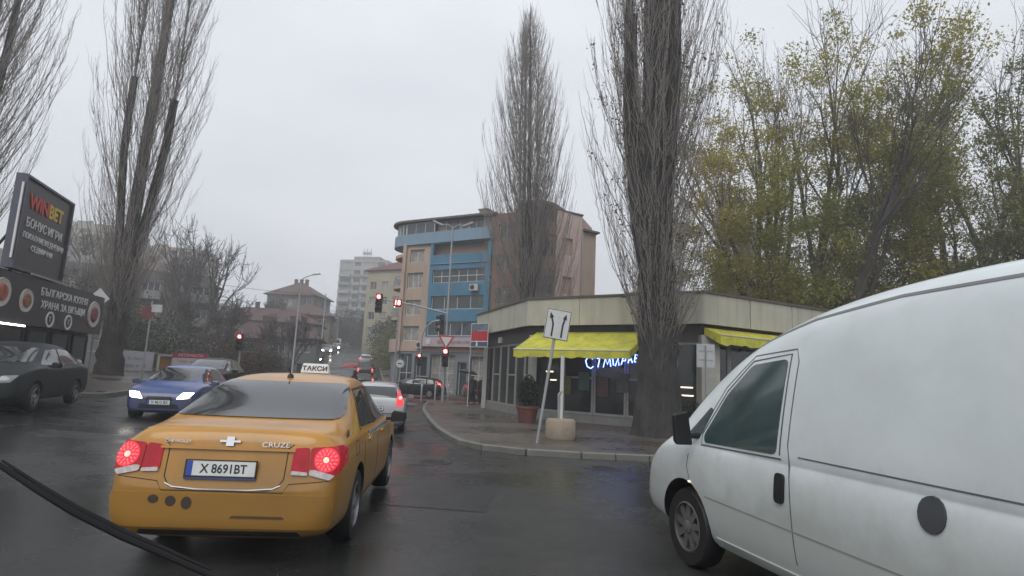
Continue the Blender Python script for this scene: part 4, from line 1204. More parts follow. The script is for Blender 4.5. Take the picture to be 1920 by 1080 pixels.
MB().add([(-.3, -.014, 2.98), (-.1, -.014, 2.98), (-.18, -.014, 3.35), (-.22, -.014, 3.35)], [(0, 1, 2, 3)]).build('white_emblem', M_sign, F)

# tower block far up the road
M_tower = mat('tower_panel_grey', (0.36, 0.37, 0.35), 0.85, vary=0.12, scale=0.15, dirt=(0.24, 0.25, 0.23), dirt_amt=0.6, dirt_scale=.12, streak=(2, 2, .4))
TW = thing('tower_block', 'tall grey panel tower block at the far end of the road', 'building', (-57.5, 192, 0), R(-9))
ops = []
for fl in range(9):
    z = 13.5 + fl * 2.75
    for u0, w_, k_ in ((.6, 3.6, 'c' if fl % 3 else 'w'), (5.2, 2.2, 'w'), (8.4, 3.8, 'w' if fl % 2 else 'c'), (13.2, 2.6, 'w')):
        ops.append((u0, u0 + w_, z, z + 1.35, k_, max(2, round(w_)), 1))
block(TW, 16.6, 14, 4, 37.6, M_tower, front=ops, right=[(2 + 4 * i, 3.6 + 4 * i, 13.5 + fl * 2.75, 14.8 + fl * 2.75, 'w', 2, 1) for i in range(3) for fl in range(9)])
for fl in range(8):
    z = 13.3 + fl * 2.75
    for u0, w_ in ((.4, 4.0), (5.0, 2.6), (8.2, 4.2)):
        MB().box((u0 + w_ / 2, -.55 if w_ != 2.6 else -.3, z - .35), (w_, 1.1 if w_ != 2.6 else .6, .95)).build('balcony', M_tower if (fl + int(u0)) % 3 else M_conc, TW)
MB().box((8, 6, 38.4), (9, 6, 1.8)).build('lift_house', M_conc, TW)
mbx = MB()
for x in (6.5, 7.6, 8.9): mbx.tube([(x, 4, 39.2), (x, 4, 42.3)], .12, 5)
mbx.box((7.6, 4, 40.6), (3, .5, .9)); mbx.build('roof_antenna', M_metal, TW)
# yellow building half behind the pink corner
YB = thing('apartment_building', 'yellowish apartment building between the tower block and pink corner', 'building', (-27.0, 108, 0), R(-25))
yo = [(.8 + 2.6 * i, 2.2 + 2.6 * i, 8 + 2.8 * f_, 9.4 + 2.8 * f_, 'w' if (i + f_) % 2 else 'c', 2, 1) for i in range(5) for f_ in range(4)]
block(YB, 14, 9, 2, 20.0, mat('yellow_render', (0.38, 0.345, 0.255), .85, vary=.1, scale=.3), front=yo, left=[(1 + 2.6 * i, 2.3 + 2.6 * i, 8 + 2.8 * f_, 9.4 + 2.8 * f_, 'w', 2, 1) for i in range(3) for f_ in range(4)])
hip_roof(YB, 14, 9, 20.0, 2.6, .5, mat('dark_red_tiles', (0.14, 0.055, 0.05), .8, vary=.25, scale=.8))
# apartment slabs on the left hillside
def slab(label, loc, rz, w, d, z0, z1, m, fl0, nfl, cols, seed):
    rr_ = random.Random(seed)
    t = thing('apartment_block', label, 'building', loc, rz)
    ops = []
    st_ = w / cols
    for f_ in range(nfl):
        for i in range(cols):
            ww = st_ * (.42 if i % 2 else .72)
            ops.append((st_ * i + (st_ - ww) / 2, st_ * i + (st_ + ww) / 2, fl0 + f_ * 2.8, fl0 + f_ * 2.8 + 1.4, rr_.choice('wwc'), 2 if i % 2 else 3, 1))
    rops = [(1.5 + 3.5 * i, 2.9 + 3.5 * i, fl0 + f_ * 2.8, fl0 + f_ * 2.8 + 1.3, rr_.choice('wc'), 2, 1) for i in range(int(d / 3.6)) for f_ in range(nfl)]
    block(t, w, d, z0, z1, m, front=ops, right=rops, left=rops)
    for f_ in range(nfl):
        for i in range(0, cols, 2):
            if rr_.random() < .75:
                MB().box((st_ * (i + .5), -.5, fl0 + f_ * 2.8 - .15), (st_ * .86, 1.0, 1.0)).build('balcony', rr_.choice([m, M_conc, M_tower]), t)
    MB().box((w * .3, d * .5, z1 + .6), (2.5, 3, 1.3)).build('lift_house', M_conc, t)
    for i in range(3): MB().box((w * (.15 + .3 * i), .8, z1 + .3), (.6, .6, .8)).build('roof_vent', M_conc, t)
    return t
M_slabA = mat('beige_panel', (0.40, 0.37, 0.31), .85, vary=.12, scale=.2, dirt=(.26, .24, .2), dirt_amt=.6, dirt_scale=.2, streak=(2, 2, .4))
M_slabB = mat('pinkish_panel', (0.40, 0.32, 0.27), .85, vary=.12, scale=.2, dirt=(.26, .22, .2), dirt_amt=.6, dirt_scale=.2, streak=(2, 2, .4))
slab('tall beige apartment block behind the billboard on the hill', (-96, 118, 0), R(20), 16, 12, 10, 29.5, M_slabA, 13, 6, 6, 1)
slab('long grey apartment block left of the poplar, stepped below the beige one', (-76, 92, 0), R(22), 24, 10, 6, 18.5, M_conc, 8, 4, 9, 2)
slab('pinkish apartment block on the hill between the poplar and bare tree', (-92, 138, 0), R(12), 17, 12, 10, 29.0, M_slabB, 13, 6, 6, 3)
slab('low dark apartment row just behind the restaurant', (-52, 62, 0), R(28), 18, 9, 1, 12.0, mat('dark_panel', (0.15, 0.14, 0.125), .85, vary=.2, scale=.3), 3.6, 3, 7, 4)

# houses with tiled roofs on the left bank
M_tiles = mat('brown_roof_tiles', (0.10, 0.065, 0.055), .8, vary=.3, scale=.9, bump=.5, bscale=6)
M_tiles_r = mat('red_roof_tiles', (0.09, 0.052, 0.05), .8, vary=.3, scale=.9, bump=.5, bscale=6)
M_house = [mat('grey_house_render', (0.20, 0.185, 0.18), .85, vary=.15, scale=.5), mat('tan_house_render', (0.20, 0.165, 0.125), .85, vary=.15, scale=.5), mat('greenish_house_render', (0.15, 0.165, 0.16), .85, vary=.15, scale=.5), M_brick]
def house(label, x, y, rz, w, d, hgt, rise, m, rm, cols, floors, z=None, seed=0, ch_n=2, name='house'):
    zz = h(x, y) if z is None else z
    t = thing(name, label, 'house', (x, y, zz), R(rz))
    rr_ = random.Random(seed)
    st_ = w / cols
    fh = hgt / floors
    ops = [(st_ * (i + .25), st_ * (i + .75), fh * f_ + fh * .32, fh * f_ + fh * .8, rr_.choice('wwc'), 2, 1) for i in range(cols) for f_ in range(floors)]
    so = [(d * (i + .3) / 3, d * (i + .7) / 3, fh * f_ + fh * .32, fh * f_ + fh * .8, 'w', 2, 1) for i in range(3) for f_ in range(floors)]
    block(t, w, d, -5, hgt, m, front=ops, right=so, left=so)
    rf = hip_roof(t, w, d, hgt + .1, rise, .6, rm)
    for k in range(ch_n): chimney(rf, w * (.38 + .24 * k / max(1, ch_n - 1)), d * .5, hgt + rise * .75, 1.4, .55)
    return t
house('big hip-roofed grey house with chimneys on the hill behind the lamp post', -49.0, 117, -4, 9.6, 9, 9.6, 3.2, M_house[0], M_tiles, 5, 3, z=6.2, seed=1, ch_n=3)
house('long low house with dull red roof below the hip-roofed house', -42.5, 82, 12, 15, 8, 5.0, 2.2, M_house[1], M_tiles_r, 5, 1, seed=2, z=2.8)
house('brick house with dark red roof right of the bare tree', -34.5, 66, 14, 9.5, 8, 4.6, 2.0, M_house[3], M_tiles_r, 3, 2, seed=3, z=.0)
house('small greenish house by the road at the lamp post', -27.2, 66, 14, 5.4, 9, 4.6, 1.8, M_house[2], M_tiles_r, 2, 2, seed=4, z=.2)
house('brown roofed house among the bushes left of the bare tree', -56, 78, 10, 13, 9, 5.8, 2.8, M_house[0], M_tiles, 4, 2, seed=5, z=7.0)
house('dark roadside house farther up the hill past the greenish one', -38.5, 98, 14, 8, 9, 5.4, 2.4, M_house[1], M_tiles, 3, 2, seed=6)
house('tan house standing beyond the dark roadside house', -47.0, 128, 14, 9, 9, 5.4, 2.4, M_house[1], M_tiles_r, 3, 2, seed=7)
# low orange roofed building over the shop roof on the right
house('low orange house seen above the shop roof under the autumn trees', 14.2, 41.5, -12, 11, 7, 7.3, 1.3, mat('orange_render', (0.42, 0.20, 0.09), .85, vary=.15, scale=.6), M_tiles_r, 4, 2, z=.2, seed=8)
house('grey house with a flat brown roof behind the pink wing', 9.5, 66, -25, 12, 8, 9.5, 1.6, M_house[0], M_tiles, 4, 3, z=1.0, seed=9)

# restaurant with the betting billboard, left edge
M_resto = mat('black_cladding', (0.022, 0.023, 0.026), .5, vary=.2)
RA = thing('restaurant_building', 'dark restaurant front with food pictures and white lettering, left edge', 'building', (-14.4, 15.6, h(-14.4, 17)), R(104))
MB().box((3.0, 3.2, 1.55), (9.4, 6.0, 4.1)).build('building_core', M_resto, RA)
fasc = MB().box((3.2, .05, 2.75), (9.0, .5, 1.45)).build('fascia', mat('fascia_black', (0.03, 0.031, 0.034), .35, vary=.2), RA)
RX = (R(90), 0, 0)
text('lettering_top', 'БЪЛГАРСКА КУХНЯ', .34, M_sign, fasc, (4.6, -.215, 3.12), RX, .02)
text('lettering_bottom', 'ХРАНА ЗА ВКЪЩИ', .34, M_sign, fasc, (4.6, -.215, 2.72), RX, .02)
for xx in (3.75, 5.0):
    MB().lathe([(.26, -.20), (.26, -.225), (.20, -.225), (.20, -.20)], 20, (xx, 0, 2.30), 'y', cap=False).build('phone_ring', M_sign, fasc)
    text('ring_mark', '☎' if False else 'T', .25, M_sign, fasc, (xx, -.215, 2.30), RX, .02)
def dish(x, z, r, c1, c2):
    MB().lathe([(r, -.20), (r * .96, -.24), (r * .8, -.225)], 22, (x, 0, z), 'y').build('plate_picture', mat('dish_plate', (.5, .47, .42), .5), fasc)
    MB().lathe([(r * .7, -.20), (r * .5, -.27), (r * .1, -.285)], 14, (x, 0, z), 'y').build('food_picture', mat('dish_%d' % int(c1[0] * 100), c1, .6, vary=.6, scale=9, dirt=c2, dirt_amt=.9, dirt_scale=6), fasc)
dish(.9, 2.85, .42, (.35, .06, .04), (.30, .28, .1)); dish(2.2, 2.75, .36, (.30, .09, .05), (.1, .15, .04)); dish(6.9, 2.75, .5, (.18, .05, .06), (.25, .12, .08))
for x, w_ in ((.2, 1.5), (1.9, 1.4), (3.5, 1.3), (5.0, 1.3), (6.5, 1.2)):
    window(RA, (x + .5, .16, .95), w_, 2.0, 1, 1, 0, M_black, M_shopglass, 'shop_window', .07)
MB().box((1.6, -.25, 1.98), (1.3, .05, .05)).build('strip_light', mat('white_tube', (.9, .9, .9), .4, emit=(1, .98, .95), estr=5), RA)
MB().add([(-.2, -.22, 3.4), (.1, -.22, 3.4), (.1, -.22, 2.2), (-.2, -.22, 2.2)], [(3, 2, 1, 0)]).build('green_panel', mat('green_banner', (.05, .28, .12), .6), fasc)
# billboard
BB = thing('billboard', 'tall dark betting billboard with red and yellow lettering on the roof', 'billboard', (-14.85, 17.0, 0), R(107))
M_bbk = mat('billboard_brown_black', (0.045, 0.035, 0.035), .4, vary=.12)
zb_, zt_ = 4.15, 6.95
MB().box((1.7, .0, (zb_ + zt_) / 2), (3.4, .22, zt_ - zb_)).build('panel', M_bbk, BB, bevel=.03)
fr = MB()
for x in (0, 3.4): fr.box((x, -.03, (zb_ + zt_) / 2), (.07, .3, zt_ - zb_ + .07))
for z in (zb_, zt_): fr.box((1.7, -.03, z), (3.33, .3, .07))
fr.build('frame', mat('frame_grey_blue', (.09, .09, .115), .4, .4), BB)
MB().box((-.09, -.12, 5.55), (.05, .05, 2.3)).build('edge_light', M_sign, BB)
text('lettering_red', 'WIN', .62, mat('print_red', (.55, .05, .03), .5), BB, (.45, -.125, 6.25), RX, .02, align='LEFT', bold=.02)
text('lettering_yellow', 'BET', .62, mat('print_yellow', (.62, .42, .03), .5), BB, (1.75, -.125, 6.25), RX, .02, align='LEFT', bold=.02)
text('lettering_bonus', 'БОНУС', .40, M_sign, BB, (1.12, -.125, 5.6), RX, .02)
text('lettering_games', 'ИГРИ', .40, M_sign, BB, (2.42, -.125, 5.6), RX, .02)
text('lettering_local', '·ЛОКАЛНИ', .25, M_sign, BB, (.95, -.125, 5.2), RX, .02)
text('lettering_daily', '·ЕЖЕДНЕВНИ', .25, M_sign, BB, (2.38, -.125, 5.2), RX, .02)
text('lettering_line', '·СЕДМИЧНИ', .25, M_sign, BB, (1.7, -.125, 4.88), RX, .02)
st = MB()
for x in (.5, 2.9): st.tube([(x, .1, 3.5), (x, .1, zb_)], .06, 6); st.tube([(x, 1.2, 3.5), (x, .1, 5.6)], .04, 6)
st.build('support', M_black, BB)
MB().box((1.7, -.5, 4.02), (2.6, .05, .05)).tube([(1.2, -.1, 4.1), (1.2, -.5, 4.02)], .02, 5).build('lamp_bar', M_metal, BB)
WB = thing('white_building', 'pale block with violet edge lines behind the billboard at the left edge', 'building', (-24.0, 17.0, h(-24, 17)), R(95))
facade(WB, (0, 0), 0, 9, 0, 6.2, [(.4 + 1.8 * i, 2.0 + 1.8 * i, 3.6, 5.6, 'c', 1, 1) for i in range(4)], M_tower)
MB().box((4.5, 2.5, 3.0), (9, 4.6, 6.1)).build('building_core', M_tower, WB)
MB().box((4.5, .9, 6.28), (9.4, 2.4, .16)).build('roof_edge', mat('violet_trim', (.10, .08, .22), .5), WB)

# ------------------------------------------------------------------ trees
M_bark = mat('poplar_bark', (0.032, 0.029, 0.028), .9, vary=.5, scale=2.5, bump=1.0, bscale=7, dirt=(.06,.056,.05), dirt_amt=.7, dirt_scale=3, streak=(3, 3, .5))
M_twig = mat('poplar_twigs', (0.27, 0.245, 0.22), .9, vary=.3, scale=.5)
M_branch = mat('poplar_branches', (0.20, 0.18, 0.16), .9, vary=.3, scale=.6)
M_bark_d = mat('dark_bark', (0.06, 0.052, 0.045), .9, vary=.4, scale=2, bump=.8, bscale=9)
class Tubes:
    """Thin tubes gathered with numpy into one mesh."""
    def __init__(self, n=3):
        self.n, self.V, self.F, self.o = n, [], [], 0
    def add(self, P, r):
        P = np.asarray(P, float); r = np.asarray(r, float); n = self.n; k = len(P)
        T = np.gradient(P, axis=0); T /= np.linalg.norm(T, axis=1)[:, None] + 1e-9
        ref = np.array([0.3, 0.2, 1.0]) if abs(T[0][2]) < .8 else np.array([1.0, .3, 0])
        A = np.cross(T, ref); A /= np.linalg.norm(A, axis=1)[:, None] + 1e-9
        Bv = np.cross(A, T)
        q = np.arange(n) * 2 * math.pi / n
        ringv = P[:, None, :] + r[:, None, None] * (A[:, None, :] * np.cos(q)[None, :, None] + Bv[:, None, :] * np.sin(q)[None, :, None])
        self.V.append(ringv.reshape(-1, 3))
        i = np.arange(k - 1)[:, None] * n + np.arange(n)[None, :]
        j = np.arange(k - 1)[:, None] * n + (np.arange(n)[None, :] + 1) % n
        f = np.stack([i, j, j + n, i + n], -1).reshape(-1, 4) + self.o
        self.F.append(f); self.o += k * n
    def mesh(self, name, m, smooth=True):
        V = np.concatenate(self.V); F = np.concatenate(self.F)
        me = bpy.data.meshes.new(name)
        me.vertices.add(len(V)); me.vertices.foreach_set('co', V.ravel())
        me.loops.add(F.size); me.loops.foreach_set('vertex_index', F.ravel().astype(np.int32))
        me.polygons.add(len(F)); me.polygons.foreach_set('loop_start', np.arange(0, F.size, 4, dtype=np.int32))
        me.polygons.foreach_set('loop_total', np.full(len(F), 4, np.int32))
        me.update(calc_edges=True)
        me.polygons.foreach_set('use_smooth', np.ones(len(F), bool))
        me.materials.append(m)
        return me
    def build(self, name, m, parent):
        return ch(None, self.mesh(name, m), name, parent)
def poplar(label, loc, H, rad, seed, leaders=5, base_r=.6, split=.12, dens=1.0, cut=True, low=.10, lean=(0, 0), twig_r=.0095, suckers=0, blunt=.45):
    """Lombardy poplar in winter: upright leaders, cut stubs, masses of steep thin shoots."""
    rg = np.random.default_rng(seed)
    t = thing('poplar_tree', label, 'tree', loc)
    tr = Tubes(18); tw = Tubes(3); br = Tubes(5)
    def crown_r(f):   # outline radius at height fraction f
        return rad * (np.clip((f - low) / .22, 0, 1) ** .6) * (np.clip((1.0 - f) / blunt, 0, 1) ** .55)
    lead = []
    zs_ = split * H
    # trunk with a flared, knobbly foot
    k = 24
    P = np.stack([np.linspace(0, lean[0] * zs_ * 1.5, k) + rg.normal(0, .03, k), np.linspace(0, lean[1] * zs_, k) + rg.normal(0, .03, k), np.linspace(-.4, zs_ * 1.8, k)], 1)
    tr.add(P, base_r * np.interp(np.linspace(0, 1, k), np.linspace(0, 1, 9), [1.45, 1.15, 1.0, .97, .95, .93, .88, .8, .6]))
    for i in range(leaders):
        az = 2 * math.pi * i / leaders + rg.uniform(-.4, .4)
        out = rad * rg.uniform(.10, .42) if i else 0.05
        top = H * (rg.uniform(.72, .95) if i else .98)
        n = 12
        f = np.linspace(0, 1, n)
        z = zs_ * rg.uniform(.7, 1.6) + (top - zs_) * f
        o = out * np.clip(f * 2.6, 0, 1) ** .8
        X = np.cos(az) * o + lean[0] * z + rg.normal(0, .05, n).cumsum() * .35
        Y_ = np.sin(az) * o + lean[1] * z + rg.normal(0, .05, n).cumsum() * .35
        r0 = base_r * (.62 if i == 0 else rg.uniform(.34, .52))
        rr_ = r0 * (1 - f) ** .85 + .012
        P = np.stack([X, Y_, z], 1)
        if cut and i and rg.random() < .75:     # pollarded: thick stub that stops short, shoots grow on
            kcut = rg.integers(5, 8)
            tr.add(P[:kcut], np.maximum(rr_[:kcut], r0 * .8))
            br.add(P[kcut - 2:], np.minimum(rr_[kcut - 2:], .05))
        else:
            tr.add(P, rr_)
        lead.append((P, rr_))
    nb = int(520 * dens)
    for b in range(nb):
        z1 = H * (low + .06 + (1 - low - .06) * rg.uniform(0, 1) ** .85)
        rho = crown_r(z1 / H) * math.sqrt(rg.uniform(.04, 1)); az = rg.uniform(0, 2 * math.pi)
        e = np.array([lean[0] * z1 + rho * math.cos(az), lean[1] * z1 + rho * math.sin(az), z1])
        best = None
        for P, rr_ in lead:
            dh = np.hypot(P[:, 0] - e[0], P[:, 1] - e[1])
            cost = dh.min() + rg.uniform(0, .8)
            if best is None or cost < best[0]: best = (cost, P)
        P = best[1]
        dh0 = float(np.hypot(P[-1, 0] - e[0], P[-1, 1] - e[1])) if z1 > P[-1, 2] else float(np.hypot(np.interp(z1, P[:, 2], P[:, 0]) - e[0], np.interp(z1, P[:, 2], P[:, 1]) - e[1]))
        L = rg.uniform(1.6, 4.2) + 1.9 * dh0
        z0 = max(z1 - L, zs_ * .55)
        z0 = min(z0, P[-1, 2] - .1)
        L = z1 - z0
        if L < .7: continue
        p0 = np.array([np.interp(z0, P[:, 2], P[:, 0]), np.interp(z0, P[:, 2], P[:, 1]), z0])
        cpt = np.array([p0[0] * .25 + e[0] * .75, p0[1] * .25 + e[1] * .75, z0 + .38 * L])
        n = 10
        g_ = np.linspace(0, 1, n)[:, None]
        B_ = p0 * (1 - g_) ** 2 + cpt * 2 * g_ * (1 - g_) + e * g_ ** 2
        B_[1:, :2] += rg.normal(0, .042, (n - 1, 2)).cumsum(0)
        g_ = g_[:, 0]
        r0 = rg.uniform(.008, .021) * (L / 5) ** .5 * (twig_r / .010)
        br.add(B_, r0 * (1 - g_ * .75))
        for s in range(int(rg.integers(7, 13))):
            gi = rg.uniform(.12, .97); q2 = gi * (n - 1); a = int(q2); w2 = q2 - a
            p1 = B_[a] * (1 - w2) + B_[min(a + 1, n - 1)] * w2
            l2 = rg.uniform(.5, 1.5) * (.7 + .05 * L)
            a2 = az + rg.normal(0, 1.1)
            sp = rg.uniform(.10, .42) * l2
            g2 = np.linspace(0, 1, 4)
            T_ = np.stack([p1[0] + math.cos(a2) * sp * g2 ** .7, p1[1] + math.sin(a2) * sp * g2 ** .7, p1[2] + l2 * g2], 1)
            T_[1:, :2] += rg.normal(0, .045, (3, 2))
            tw.add(T_, twig_r * rg.uniform(.7, 1.1) * (1.1 - .65 * g2))
    # suckers on the trunk
    for s in range(suckers):
        zz = rg.uniform(.45, 1.7) * zs_ * 1.2; az = rg.uniform(0, 6.28); l2 = rg.uniform(.3, 1.1)
        g2 = np.linspace(0, 1, 5); o = base_r * .85 + rg.uniform(.1, .4) * l2 * g2 ** .7
        tw.add(np.stack([np.cos(az) * o, np.sin(az) * o, zz + l2 * g2 ** 1.3], 1) + rg.normal(0, .03, (5, 3)), twig_r * (1.1 - .6 * g2))
    A = np.concatenate(tr.V)          # furrowed, knotty bark relief
    cx0, cy0 = lean[0] * A[:, 2], lean[1] * A[:, 2]
    az_ = np.arctan2(A[:, 1] - cy0, A[:, 0] - cx0)
    k_ = 1 + .07 * np.sin(az_ * 5 + A[:, 2] * 1.3) + .05 * np.sin(az_ * 9 - A[:, 2] * 2.1) + rg.normal(0, .035, len(A))
    lowm = A[:, 2] < zs_ * 1.9
    A[lowm, 0] = cx0[lowm] + (A[lowm, 0] - cx0[lowm]) * k_[lowm]; A[lowm, 1] = cy0[lowm] + (A[lowm, 1] - cy0[lowm]) * k_[lowm]
    tr.V = [A]
    tr.build('trunk', M_bark, t)
    br.build('branches', M_branch, t)
    # fine shoots are past counting: one mass
    c = tw.build('crown', M_twig, t); c['kind'] = 'stuff'
    if suckers > 200:
        A = np.concatenate(tw.V); A = A[A[:, 2] < H * .5]
        Ck = np.repeat(A[rg.integers(0, len(A), 260)], 9, 0) + rg.normal(0, .11, (2340, 3))
        dl = ch(None, leaf_mesh('dead_leaves', leaf_quads(Ck, .055, rg), M_brownleaf), 'dead_leaves', t); dl['kind'] = 'stuff'
    return t
def leaf_quads(C, size, rg, droop=.3):
    """Small bent leaf faces at centres C."""
    n = len(C)
    d = rg.normal(0, 1, (n, 3)); d /= np.linalg.norm(d, axis=1)[:, None]
    e = np.cross(d, rg.normal(0, 1, (n, 3))); e /= np.linalg.norm(e, axis=1)[:, None] + 1e-9
    s = size * rg.uniform(.6, 1.35, (n, 1))
    return np.stack([C - d * s, C + e * s * .55, C + d * s, C - e * s * .55], 1)
def leaf_mesh(name, Q, m):
    V = Q.reshape(-1, 3); n = len(Q)
    me = bpy.data.meshes.new(name)
    me.vertices.add(len(V)); me.vertices.foreach_set('co', V.ravel())
    me.loops.add(4 * n); me.loops.foreach_set('vertex_index', np.arange(4 * n, dtype=np.int32))
    me.polygons.add(n); me.polygons.foreach_set('loop_start', np.arange(0, 4 * n, 4, dtype=np.int32))
    me.polygons.foreach_set('loop_total', np.full(n, 4, np.int32))
    me.update(calc_edges=True)
    me.materials.append(m)
    return me
def leaf_mat(name, c1, c2, c3, scale=.35):
    m = bpy.data.materials.new(name); m.use_nodes = True
    N, L = m.node_tree.nodes, m.node_tree.links
    b = N['Principled BSDF']; b.inputs['Roughness'].default_value = .55
    tc = N.new('ShaderNodeTexCoord'); nz = N.new('ShaderNodeTexNoise')
    nz.inputs['Scale'].default_value = scale; nz.inputs['Detail'].default_value = 3
    L.new(tc.outputs['Object'], nz.inputs['Vector'])
    geo = N.new('ShaderNodeNewGeometry')
    add = N.new('ShaderNodeMath'); add.operation = 'MULTIPLY_ADD'
    add.inputs[1].default_value = .30
    L.new(geo.outputs['Random Per Island'], add.inputs[0]); L.new(nz.outputs['Fac'], add.inputs[2])
    rp = N.new('ShaderNodeValToRGB'); cr = rp.color_ramp
    cr.elements[0].position = .40; cr.elements[0].color = (*c1, 1)
    cr.elements[1].position = .90; cr.elements[1].color = (*c3, 1)
    k = cr.elements.new(.62); k.color = (*c2, 1)
    L.new(add.outputs[0], rp.inputs['Fac']); L.new(rp.outputs['Color'], b.inputs['Base Color'])
    tl = N.new('ShaderNodeBsdfTranslucent'); L.new(rp.outputs['Color'], tl.inputs['Color'])
    mx = N.new('ShaderNodeMixShader'); mx.inputs[0].default_value = .45
    L.new(b.outputs[0], mx.inputs[1]); L.new(tl.outputs[0], mx.inputs[2])
    L.new(mx.outputs[0], N['Material Output'].inputs['Surface'])
    MATS[name] = m
    return m
M_autumn = leaf_mat('autumn_leaves', (0.19, 0.21, 0.05), (0.34, 0.33, 0.07), (0.50, 0.37, 0.07), .12)
M_olive = leaf_mat('olive_leaves', (0.13, 0.155, 0.06), (0.21, 0.225, 0.08), (0.31, 0.27, 0.08), .16)
M_hedge = leaf_mat('hedge_leaves', (0.07, 0.09, 0.03), (0.12, 0.14, 0.04), (0.2, 0.17, 0.04), .3)
M_ever = leaf_mat('evergreen_leaves', (0.015, 0.024, 0.012), (0.025, 0.038, 0.016), (0.05, 0.055, 0.02), .5)
M_brownleaf = leaf_mat('brown_leaves', (0.04, 0.03, 0.018), (0.065, 0.045, 0.022), (0.10, 0.065, 0.025), .5)
def spread_tree(label, loc, H, rad, seed, leaves, lm, bark=M_bark_d, leaf=.07, trunk_r=.28, fork=.18, depth=4, up=.55, twig=True, name='tree', sparse_top=.5, trunks=1, wide=.75, shoots=2, r_min=.010, lean_out=.25, clumps=260):
    """Branching tree; leaves gather in clumps round the outer shoots, thinner towards the top."""
    rg = np.random.default_rng(seed); L0 = H * (fork + .2)
    t = thing(name, label, 'tree' if H > 3 else 'shrub', loc)
    tb_ = Tubes(7); tw = Tubes(3); tips = []
    def grow(p, d, L, r, lev):
        n = 5
        P = [np.array(p, float)]
        dd = np.array(d, float)
        for i in range(n - 1):
            dd = dd + rg.normal(0, .10, 3) + np.array([0, 0, up * .12])
            dd /= np.linalg.norm(dd)
            P.append(P[-1] + dd * L / (n - 1))
        P = np.array(P)
        r1 = max(r * .55, r_min)
        rad_ = np.linspace(r, r1, n)
        (tb_ if lev < 3 else tw).add(P, rad_)
        if lev >= depth:
            tips.append(P)
            return
        if lev >= 1 - (shoots > 4):
            for k in range(shoots):
                f = rg.uniform(.15, 1.0); q = f * (n - 1); i0 = min(int(q), n - 2); w = q - i0
                az = rg.uniform(0, 2 * math.pi)
                d1 = np.array([math.cos(az), math.sin(az), rg.uniform(-.1, .9)]); d1 /= np.linalg.norm(d1)
                grow(P[i0] * (1 - w) + P[i0 + 1] * w, d1, L0 * rg.uniform(.16, .30), max(r_min * 1.6, r1 * .25), depth)
        kids = int(rg.integers(3, 5)) + (1 if lev == 0 else 0)
        for k in range(kids):
            f = rg.uniform(.45, 1.0) if k else 1.0
            q = f * (n - 1); i0 = min(int(q), n - 2); w = q - i0
            p1 = P[i0] * (1 - w) + P[i0 + 1] * w
            az = rg.uniform(0, 2 * math.pi)
            side = np.array([math.cos(az), math.sin(az), rg.uniform(-.1, .5)])
            sp = wide * rg.uniform(.6, 1.2)
            d1 = dd + side * sp
            d1 /= np.linalg.norm(d1)
            grow(p1, d1, L * rg.uniform(.58, .80), max(r_min, r1 * rg.uniform(.6, .85)), lev + 1)
    for k in range(trunks):
        a = rg.uniform(0, 6.28)
        tl = 0 if trunks == 1 else lean_out * (.5 + k / trunks)
        if trunks > 1: a = 2.4 * k + rg.uniform(-.4, .4)
        grow((math.cos(a) * .2 * (trunks > 1), math.sin(a) * .2 * (trunks > 1), -.3), (tl * math.cos(a), tl * math.sin(a), 1), H * (fork + .2), trunk_r, 0)
    # scale the skeleton to the wanted height and spread
    allp = np.concatenate([v for v in tb_.V] + [v for v in tw.V])
    sz = H / allp[:, 2].max(); sx = rad / np.percentile(np.hypot(allp[:, 0], allp[:, 1]), 97)
    S_ = np.array([sx, sx, sz])
    tb_.V = [v * S_ for v in tb_.V]; tw.V = [v * S_ for v in tw.V]
    tips = [p * S_ for p in tips]
    tb_.build('trunk', bark, t)
    c = tw.build('branches', bark, t)
    if leaves:
        T = np.array(tips)
        hf = np.clip(T[:, -1, 2] / H, 0, 1)
        w = np.clip(1 - sparse_top * hf, .02, 1) ** 1.3
        w /= w.sum()
        nc = clumps
        cp = T[rg.choice(len(T), nc, p=w), rg.integers(2, 5, nc)]
        ne_ = int(nc * .6)             # the rest fill the rounded crown, thinning upwards
        dv = rg.normal(0, 1, (ne_, 3)); dv /= np.linalg.norm(dv, axis=1)[:, None]
        dv *= rg.uniform(.25, 1, (ne_, 1)) ** .5
        zc = np.where(rg.uniform(0, 1, ne_) < .65, -np.abs(dv[:, 2]), dv[:, 2])
        cp[:ne_] = np.stack([dv[:, 0] * rad * .95, dv[:, 1] * rad * .8, H * (.50 + .40 * zc)], 1)
        cr_ = rg.uniform(.45, 1.3, nc) * (1.2 - .6 * np.clip(cp[:, 2] / H, 0, 1))
        dn = cr_ ** 2.2 * np.clip(1.25 - sparse_top * cp[:, 2] / H, .10, 1.2) * rg.uniform(.1, 1.5, nc) ** 1.4
        pick = rg.choice(nc, leaves, p=dn / dn.sum())
        C = cp[pick] + rg.normal(0, 1, (leaves, 3)) * (cr_[pick] * .46)[:, None] * np.array([1, 1, .75])
        C = C[C[:, 2] > 2.0]
        lo = ch(None, leaf_mesh('crown', leaf_quads(C, leaf, rg), lm), 'crown', t)
        lo['kind'] = 'stuff'
    return t
